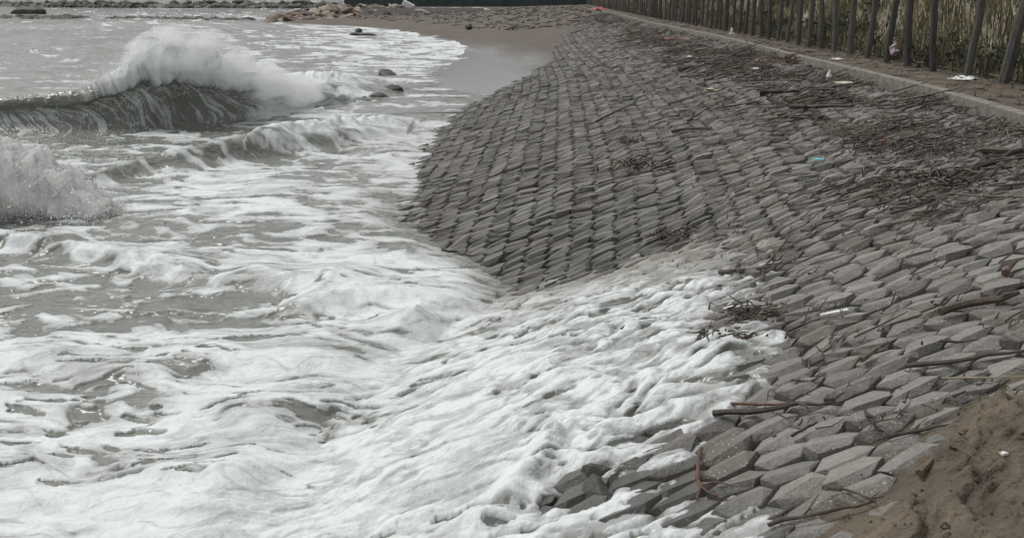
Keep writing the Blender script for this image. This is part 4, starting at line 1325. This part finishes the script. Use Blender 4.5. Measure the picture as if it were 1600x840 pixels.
# ------------------------------------------------------------------ litter
def scrap(name, label, cat, c, size, mat, seed=0, lift=0.03, up=0.3, n=7):
    """a crumpled sheet or bag"""
    p = on(*c)
    r = np.random.default_rng(seed)
    g = np.linspace(-1, 1, n)
    X_, Y_ = np.meshgrid(g, g)
    rad = np.hypot(X_, Y_)
    z = up * np.clip(1 - rad, 0, 1) + r.normal(0, 0.13, X_.shape)
    v = np.stack([X_ * (1 + r.normal(0, .12, X_.shape)) * size[0] / 2, Y_ * (1 + r.normal(0, .12, X_.shape)) * size[1] / 2, np.maximum(z, -0.05) * max(size[2], 0.01)], -1).reshape(-1, 3)
    lower = v.copy(); lower[:, 2] -= 0.012
    m_ = n * n
    f = grid_faces(n, n)
    ed = [k_ for k_ in range(n)] + [n * k_ + n - 1 for k_ in range(1, n)] + [n * (n - 1) + k_ for k_ in range(n - 2, -1, -1)] + [n * k_ for k_ in range(n - 2, 0, -1)]
    sidef = [(ed[k_], ed[(k_ + 1) % len(ed)], ed[(k_ + 1) % len(ed)] + m_, ed[k_] + m_) for k_ in range(len(ed))]
    me = mesh_np(name, np.vstack([v, lower]), np.vstack([f, f[:, ::-1] + m_, np.array(sidef)[:, ::-1]]), M[mat])
    return tag(link(name, me, None, (p[0], p[1], p[2] + lift), (0, 0, r.uniform(0, 3))), label, cat)


def plate(name, label, cat, a, b, wd, th, mat, lift=0.03):
    p0, p1 = on(*a), on(*b)
    me = boxmesh(name, (0, 0), (p1 - p0)[:2], wd, 0, th, M[mat], 0, th * 0.3)
    dz = p1[2] - p0[2]
    for v in me.vertices:
        v.co.z += dz * (v.co.xy.length / max(np.linalg.norm((p1 - p0)[:2]), 1e-6))
    return tag(link(name, me, None, (p0[0], p0[1], p0[2] + lift)), label, cat)


plate('plastic_strip', 'straight white plastic strip lying on the blocks in the middle right', 'plastic strip', (1280, 499), (1322, 490), 0.045, 0.012, 'white', 0.035)
scrap('plastic_scrap', 'cyan blue plastic scrap on the blocks below the wrack line', 'plastic scrap', (1279, 252), (0.10, 0.14, 0.05), 'cyan', 1)
scrap('plastic_scrap', 'small red plastic scrap on the blocks near the log tangle', 'plastic scrap', (1376, 223), (0.14, 0.10, 0.03), 'red', 2)
scrap('paper_scrap', 'pale yellowish paper scrap stuck on the upper blocks', 'paper', (1112, 142), (0.25, 0.3, 0.10), 'cream', 3)
scrap('board_piece', 'cream board fragment on the wrack beside the kerb', 'board', (1320, 136), (0.30, 0.28, 0.06), 'cream', 4, 0.09)
scrap('plastic_bag', 'crumpled white plastic bag on the path by the leaning post', 'plastic bag', (1505, 125), (0.42, 0.5, 0.16), 'white', 5)
scrap('polystyrene_piece', 'small white foam lump in the wrack left of the cream board', 'polystyrene', (1295, 124), (0.11, 0.12, 0.20), 'white', 6, 0.05, 0.9)
scrap('polystyrene_piece', 'white scrap on the wrack below the reddish brush of roots', 'polystyrene', (1182, 110), (0.2, 0.2, 0.06), 'white', 7, 0.05)
scrap('polystyrene_piece', 'flat white scrap on the sandy path near the posts', 'polystyrene', (1307, 94), (0.26, 0.3, 0.06), 'white', 8)
plate('plank', 'pale bleached plank in the far wrack', 'plank', (1086, 84), (1106, 80), 0.12, 0.05, 'wood_pale', 0.08)
scrap('polystyrene_piece', 'white lump left of the pale bleached plank', 'polystyrene', (1077, 91), (0.16, 0.2, 0.08), 'white', 9, 0.05)
scrap('cloth_scrap', 'faded red cloth in the far wrack near the fence', 'cloth', (1050, 62), (0.7, 0.9, 0.15), 'red', 10, 0.05)
scrap('cloth_scrap', 'red heap at the far end of the revetment', 'cloth', (934, 16), (1.6, 2.0, 0.7), 'red', 11, 0.1, 0.6)
scrap('polystyrene_piece', 'upright white scrap at the foot of the far posts', 'polystyrene', (1143, 55), (0.18, 0.2, 0.35), 'white', 12, 0.05, 0.9)
scrap('plastic_scrap', 'tiny white chip on the heaped sand', 'plastic scrap', (1562, 753), (0.03, 0.03, 0.02), 'white', 13, heap_z(*on(1562, 753)[:2]) - on(1562, 753)[2] + 0.01)
# the bag caught on the netting
bx_, by_ = float(XF(24.3)) - 0.16, 24.3
bs = Soup()
bs.tube([(0, 0, 0.0), (0.02, 0, 0.10), (0, .02, 0.20), (0.03, 0, 0.30), (0, 0, 0.40), (0.03, 0, 0.46)], [0.05, 0.11, 0.09, 0.05, 0.025, 0.05], 7, 0.5)
bs.v = [v_ * np.array([1, 1, 0.8]) + rng.normal(0, 0.016, v_.shape) for v_ in bs.v]
tag(link('plastic_bag', bs.mesh('plastic_bag', M['pink'], False), None, (bx_ - 0.03, by_, 2.0)), 'pinkish white plastic bag hanging on the fence netting', 'plastic bag')


# ------------------------------------------------------------------ rocks
def rock_mesh(name, seed, mat, sub=2, rough=0.28, sq=(1, 1, 1)):
    bm = bmesh.new()
    bmesh.ops.create_icosphere(bm, subdivisions=sub, radius=1.0)
    r = random.Random(seed)
    cuts = []
    for _ in range(9):
        d = Vector((r.gauss(0, 1), r.gauss(0, 1), r.gauss(0, 1))).normalized()
        cuts.append((d, r.uniform(0.55, 0.95)))
    for v in bm.verts:
        for d, k_ in cuts:
            e_ = v.co.dot(d) - k_
            if e_ > 0:
                v.co -= d * e_
        v.co *= 1 + r.gauss(0, rough * 0.12)
        v.co.x *= sq[0]; v.co.y *= sq[1]; v.co.z *= sq[2]
    me = bpy.data.meshes.new(name)
    bm.to_mesh(me)
    bm.free()
    me.materials.append(mat)
    return me


stones = [rock_mesh('stone', 400 + k_, M['rock'], 2, 0.3, (1.15, 0.9, 0.75)) for k_ in range(7)]
gro = bpy.data.objects.new('rock_groyne', None)
C.objects.link(gro)
tag(gro, 'rubble groyne of reddish and pale stones running out from the far beach', 'groyne')
nst = 0
for k_ in range(190):
    f_ = random.random()
    qx = 418 + 215 * f_
    Yg = 138 + 14 * f_ + random.uniform(-1.2, 7)
    ridge_h = 2.0 * min(1.0, 0.10 + (qx - 415) / 95.0) * (1.0 - 0.10 * f_)
    dpt = (Yg - (138 + 14 * f_)) / 5.0
    z = 0.2 + ridge_h * max(0.05, min(1.0, dpt + 0.12)) * random.uniform(0.75, 1.0)
    x = (qx - 800) * Yg / 1650.0
    s_ = random.uniform(0.45, 0.95)
    o = link('stone', random.choice(stones), gro, (x, Yg, z - 0.15), (random.uniform(-.6, .6), random.uniform(-.6, .6), random.uniform(0, 6)))
    o.scale = (s_ * random.uniform(1, 1.7), s_, s_ * random.uniform(.5, .8))
    nst += 1
# core below the stones
cs = Soup()
cl2 = np.linspace(0, 1, 30)
cv = []
for f_ in cl2:
    qx = 424 + 330 * f_
    Yg = 144 + 16 * f_
    hh = 1.9 * min(1.0, 0.05 + (qx - 420) / 95.0) * (1.0 - 0.15 * f_)
    x = (qx - 800) * Yg / 1650.0
    cv += [(x, Yg - 6, 0.0), (x, Yg - 2.0, hh * 0.55), (x, Yg, hh), (x, Yg + 4, hh), (x, Yg + 9, 0.0)]
cs.add(cv, grid_faces(30, 5))
link('core', cs.mesh('core', M['rock_dark']), gro)
# pale boulders on the far beach
pale = [rock_mesh('boulder', 500 + k_, M['rock_pale'], 2, 0.3, (1.2, 0.9, 0.7)) for k_ in range(4)]
rocks = [('long pale boulder sloping down beside the white slab', (612, 22), (2.4, 1.0, 0.9)), ('pale boulder right of the sloping one, below the white slab', (660, 21), (1.4, 1.0, 1.0)),
         ('pale boulder at the end of the groyne left of the sloping one', (560, 22), (1.3, 0.9, 0.8)), ('low pale boulder on the beach right of the slab', (680, 17), (1.3, 1.0, 0.7)),
         ('pale boulder alone between groyne and far netting', (752, 16), (1.6, 1.0, 0.8)), ('small pale boulder on the groyne crest', (578, 15), (1.1, 0.9, 0.9)),
         ('far pale stone low on the beach below the netting', (725, 17), (0.9, 0.9, 0.4)), ('light flat stone on the far sand below the netting', (722, 15), (1.8, 1.0, 0.35))]
for k_, (lb, c, sc_) in enumerate(rocks):
    z_ = 1.3
    p = at(c[0], c[1], z_)
    for _ in range(25):
        p = at(c[0], c[1], z_); z_ = 0.6 * z_ + 0.4 * min(2.4, max(0.2, float(sand_z(p[0], min(p[1], 399)))))
    if p[1] > 165: p = at(c[0], c[1], CAM_H - 165 * (CAM_H - 0) / at(c[0], c[1], 0)[1])
    o = tag(link('boulder', pale[k_ % 4], None, p, (0, 0.1, random.uniform(-.4, .4))), lb, 'boulder', 'pale boulders on the far beach')
    o.scale = sc_
# white slab
p = at(637, 10, CAM_H - 158 * CAM_H / at(637, 10, 0)[1])
me = boxmesh('white_slab', (-0.9, 0), (0.9, 0), 0.7, 0, 0.9, M['white'], 0, 0.03)
tag(link('white_slab', me, None, (p[0], p[1], p[2] - 0.3), (0, 0.45, -0.2)), 'white block tilted on top of the far rocks', 'block')
dark = [rock_mesh('rock', 520 + k_, M['rock_dark'], 2, 0.35, (1.3, 0.9, 0.6)) for k_ in range(4)]
for k_, (lb, c, z_, sc_) in enumerate([
        ('flat dark rock awash off the far beach', (566, 54), 0.05, (1.1, 0.8, 0.35)), ('small dark stump of rock on the flat rock awash', (560, 48), 0.25, (0.45, 0.4, 0.4)),
        ('dark rock at the seaward corner of the wet sand', (588, 152), 0.0, (0.42, 0.4, 0.32)), ('dark rock nearest the wet sand at the surf edge', (612, 142), 0.05, (0.45, 0.4, 0.35)),
        ('brown rock in the foam just beyond the dark pair', (604, 116), 0.05, (0.5, 0.45, 0.42)), ('dark upright rock far out by the low reef', (50, 20), 0.2, (3.6, 2.5, 2.2)),
        ('round stone with pale top on the far sand', (733, 42), 0.75, (0.42, 0.4, 0.5))]):
    p = at(c[0], c[1], z_)
    o = tag(link('rock', dark[k_ % 4], None, p, (0, 0, k_ * 1.3)), lb, 'rock', 'dark rocks in the surf and on the sand')
    o.scale = sc_


lump_m = rock_mesh('broken_block', 540, M['rock_dark'], 2, 0.3, (0.10, 0.20, 0.15))
p = on(932, 762)
tag(link('broken_block', lump_m, None, (p[0], p[1], p[2] - 0.075), (0.5, 0.25, 0.4)), 'dark wet broken block half sunk in the foam near the bottom', 'block')
p = on(930, 732)
tag(link('broken_block', lump_m, None, (p[0], p[1], p[2] - 0.06), (0.3, -0.1, 1.3)), 'smaller dark wet lump just beyond the half sunk broken block', 'block').scale = (0.8, 0.7, 0.8)

# far breakwater and low reef
def rubble(name, label, cat, pts, n, rs, hgt, part):
    root = bpy.data.objects.new(name, None)
    C.objects.link(root)
    tag(root, label, cat)
    s_ = Soup()
    w_ = np.array([at(a_, b_, 0) for a_, b_ in pts])
    pv = []
    for k_ in range(5):
        bm = bmesh.new(); bmesh.ops.create_icosphere(bm, subdivisions=1, radius=1.0)
        r = random.Random(600 + k_)
        v = np.array([np.array(q_.co) * (1 + r.gauss(0, 0.16)) for q_ in bm.verts]); f = np.array([[q_.index for q_ in t_.verts] for t_ in bm.faces]); bm.free()
        pv.append((v, f))
    for _ in range(n):
        f_ = random.random() * (len(w_) - 1)
        i_ = int(f_)
        c = w_[i_] + (w_[i_ + 1] - w_[i_]) * (f_ - i_)
        q_ = random.random()
        v, f = random.choice(pv)
        R_ = random.uniform(*rs)
        dy = random.uniform(-1, 1) * 3.0
        s_.add(v * np.array([R_ * random.uniform(1, 1.6), R_, R_ * 0.8]) + c + np.array([0, dy, hgt * (1 - abs(dy) / 3.2) * random.uniform(0.35, 1.0) - R_ * 0.3]), f, random.random())
    o = link(part, s_.mesh(part, M['armour']), root)
    o['kind'] = 'stuff'
    # solid core
    cv = []
    for c in w_:
        cv += [c + (0, -3, -0.4), c + (0, -1, hgt * 0.55), c + (0, 1.5, hgt * 0.55), c + (0, 4, -0.4)]
    k2 = Soup(); k2.add(np.array(cv), grid_faces(len(w_), 4))
    link('core', k2.mesh('core', M['rock_dark']), root)


rubble('breakwater', 'long rubble breakwater on the sea near the horizon', 'breakwater', [(-500, 11), (0, 11), (160, 12), (310, 12.5), (430, 13), (560, 13)], 520, (0.9, 1.9), 2.0, 'armour_stone')
rubble('low_reef', 'low dark line of rocks awash in front of the far breakwater', 'reef', [(-400, 28), (0, 28), (100, 28.5), (125, 28.5)], 150, (0.3, 0.8), 0.35, 'armour_stone')
rubble('low_reef', 'broken middle stretch of low rocks awash left of the groyne', 'reef', [(170, 29), (250, 29), (310, 30), (395, 31)], 90, (0.25, 0.65), 0.22, 'armour_stone')

# ------------------------------------------------------------------ far dark green netting across the beach, with its posts
ff = bpy.data.objects.new('net_fence', None)
C.objects.link(ff)
tag(ff, 'dark green net screen standing across the far end of the beach', 'fence')
fx = np.linspace(-34, 17.5, 90)
NXf = np.repeat(fx[:, None], 8, 1)
NZf = 1.3 + np.linspace(0, 1, 8)[None] * 4.2 + 0 * NXf
NYf = 215 + 0.25 * noise(NXf * 0.5, NZf * 0.3, 320)
link('net_sheet', mesh_np('net_sheet', np.stack([NXf, NYf, NZf], -1).reshape(-1, 3), grid_faces(90, 8), M['net_far'], None, True), ff)
for x in np.arange(-34, 18, 3.0):
    s_ = Soup(); s_.tube([(0, 0, 0), (0, 0, 2.2), (0, 0, 4.5)], [0.07, 0.07, 0.07], 6)
    link('post', s_.mesh('post', M['post']), ff, (float(x), 214.6, 1.1))
s_ = Soup(); s_.tube([(0, 0, 0), (0, 0, 3), (0, 0, 5.0)], [0.55, 0.55, 0.55], 8)
tag(link('concrete_pillar', s_.mesh('concrete_pillar', M['kerb']), None, (15.6, 205, 1.0)), 'pale round pillar at the end of the far green net', 'pillar')
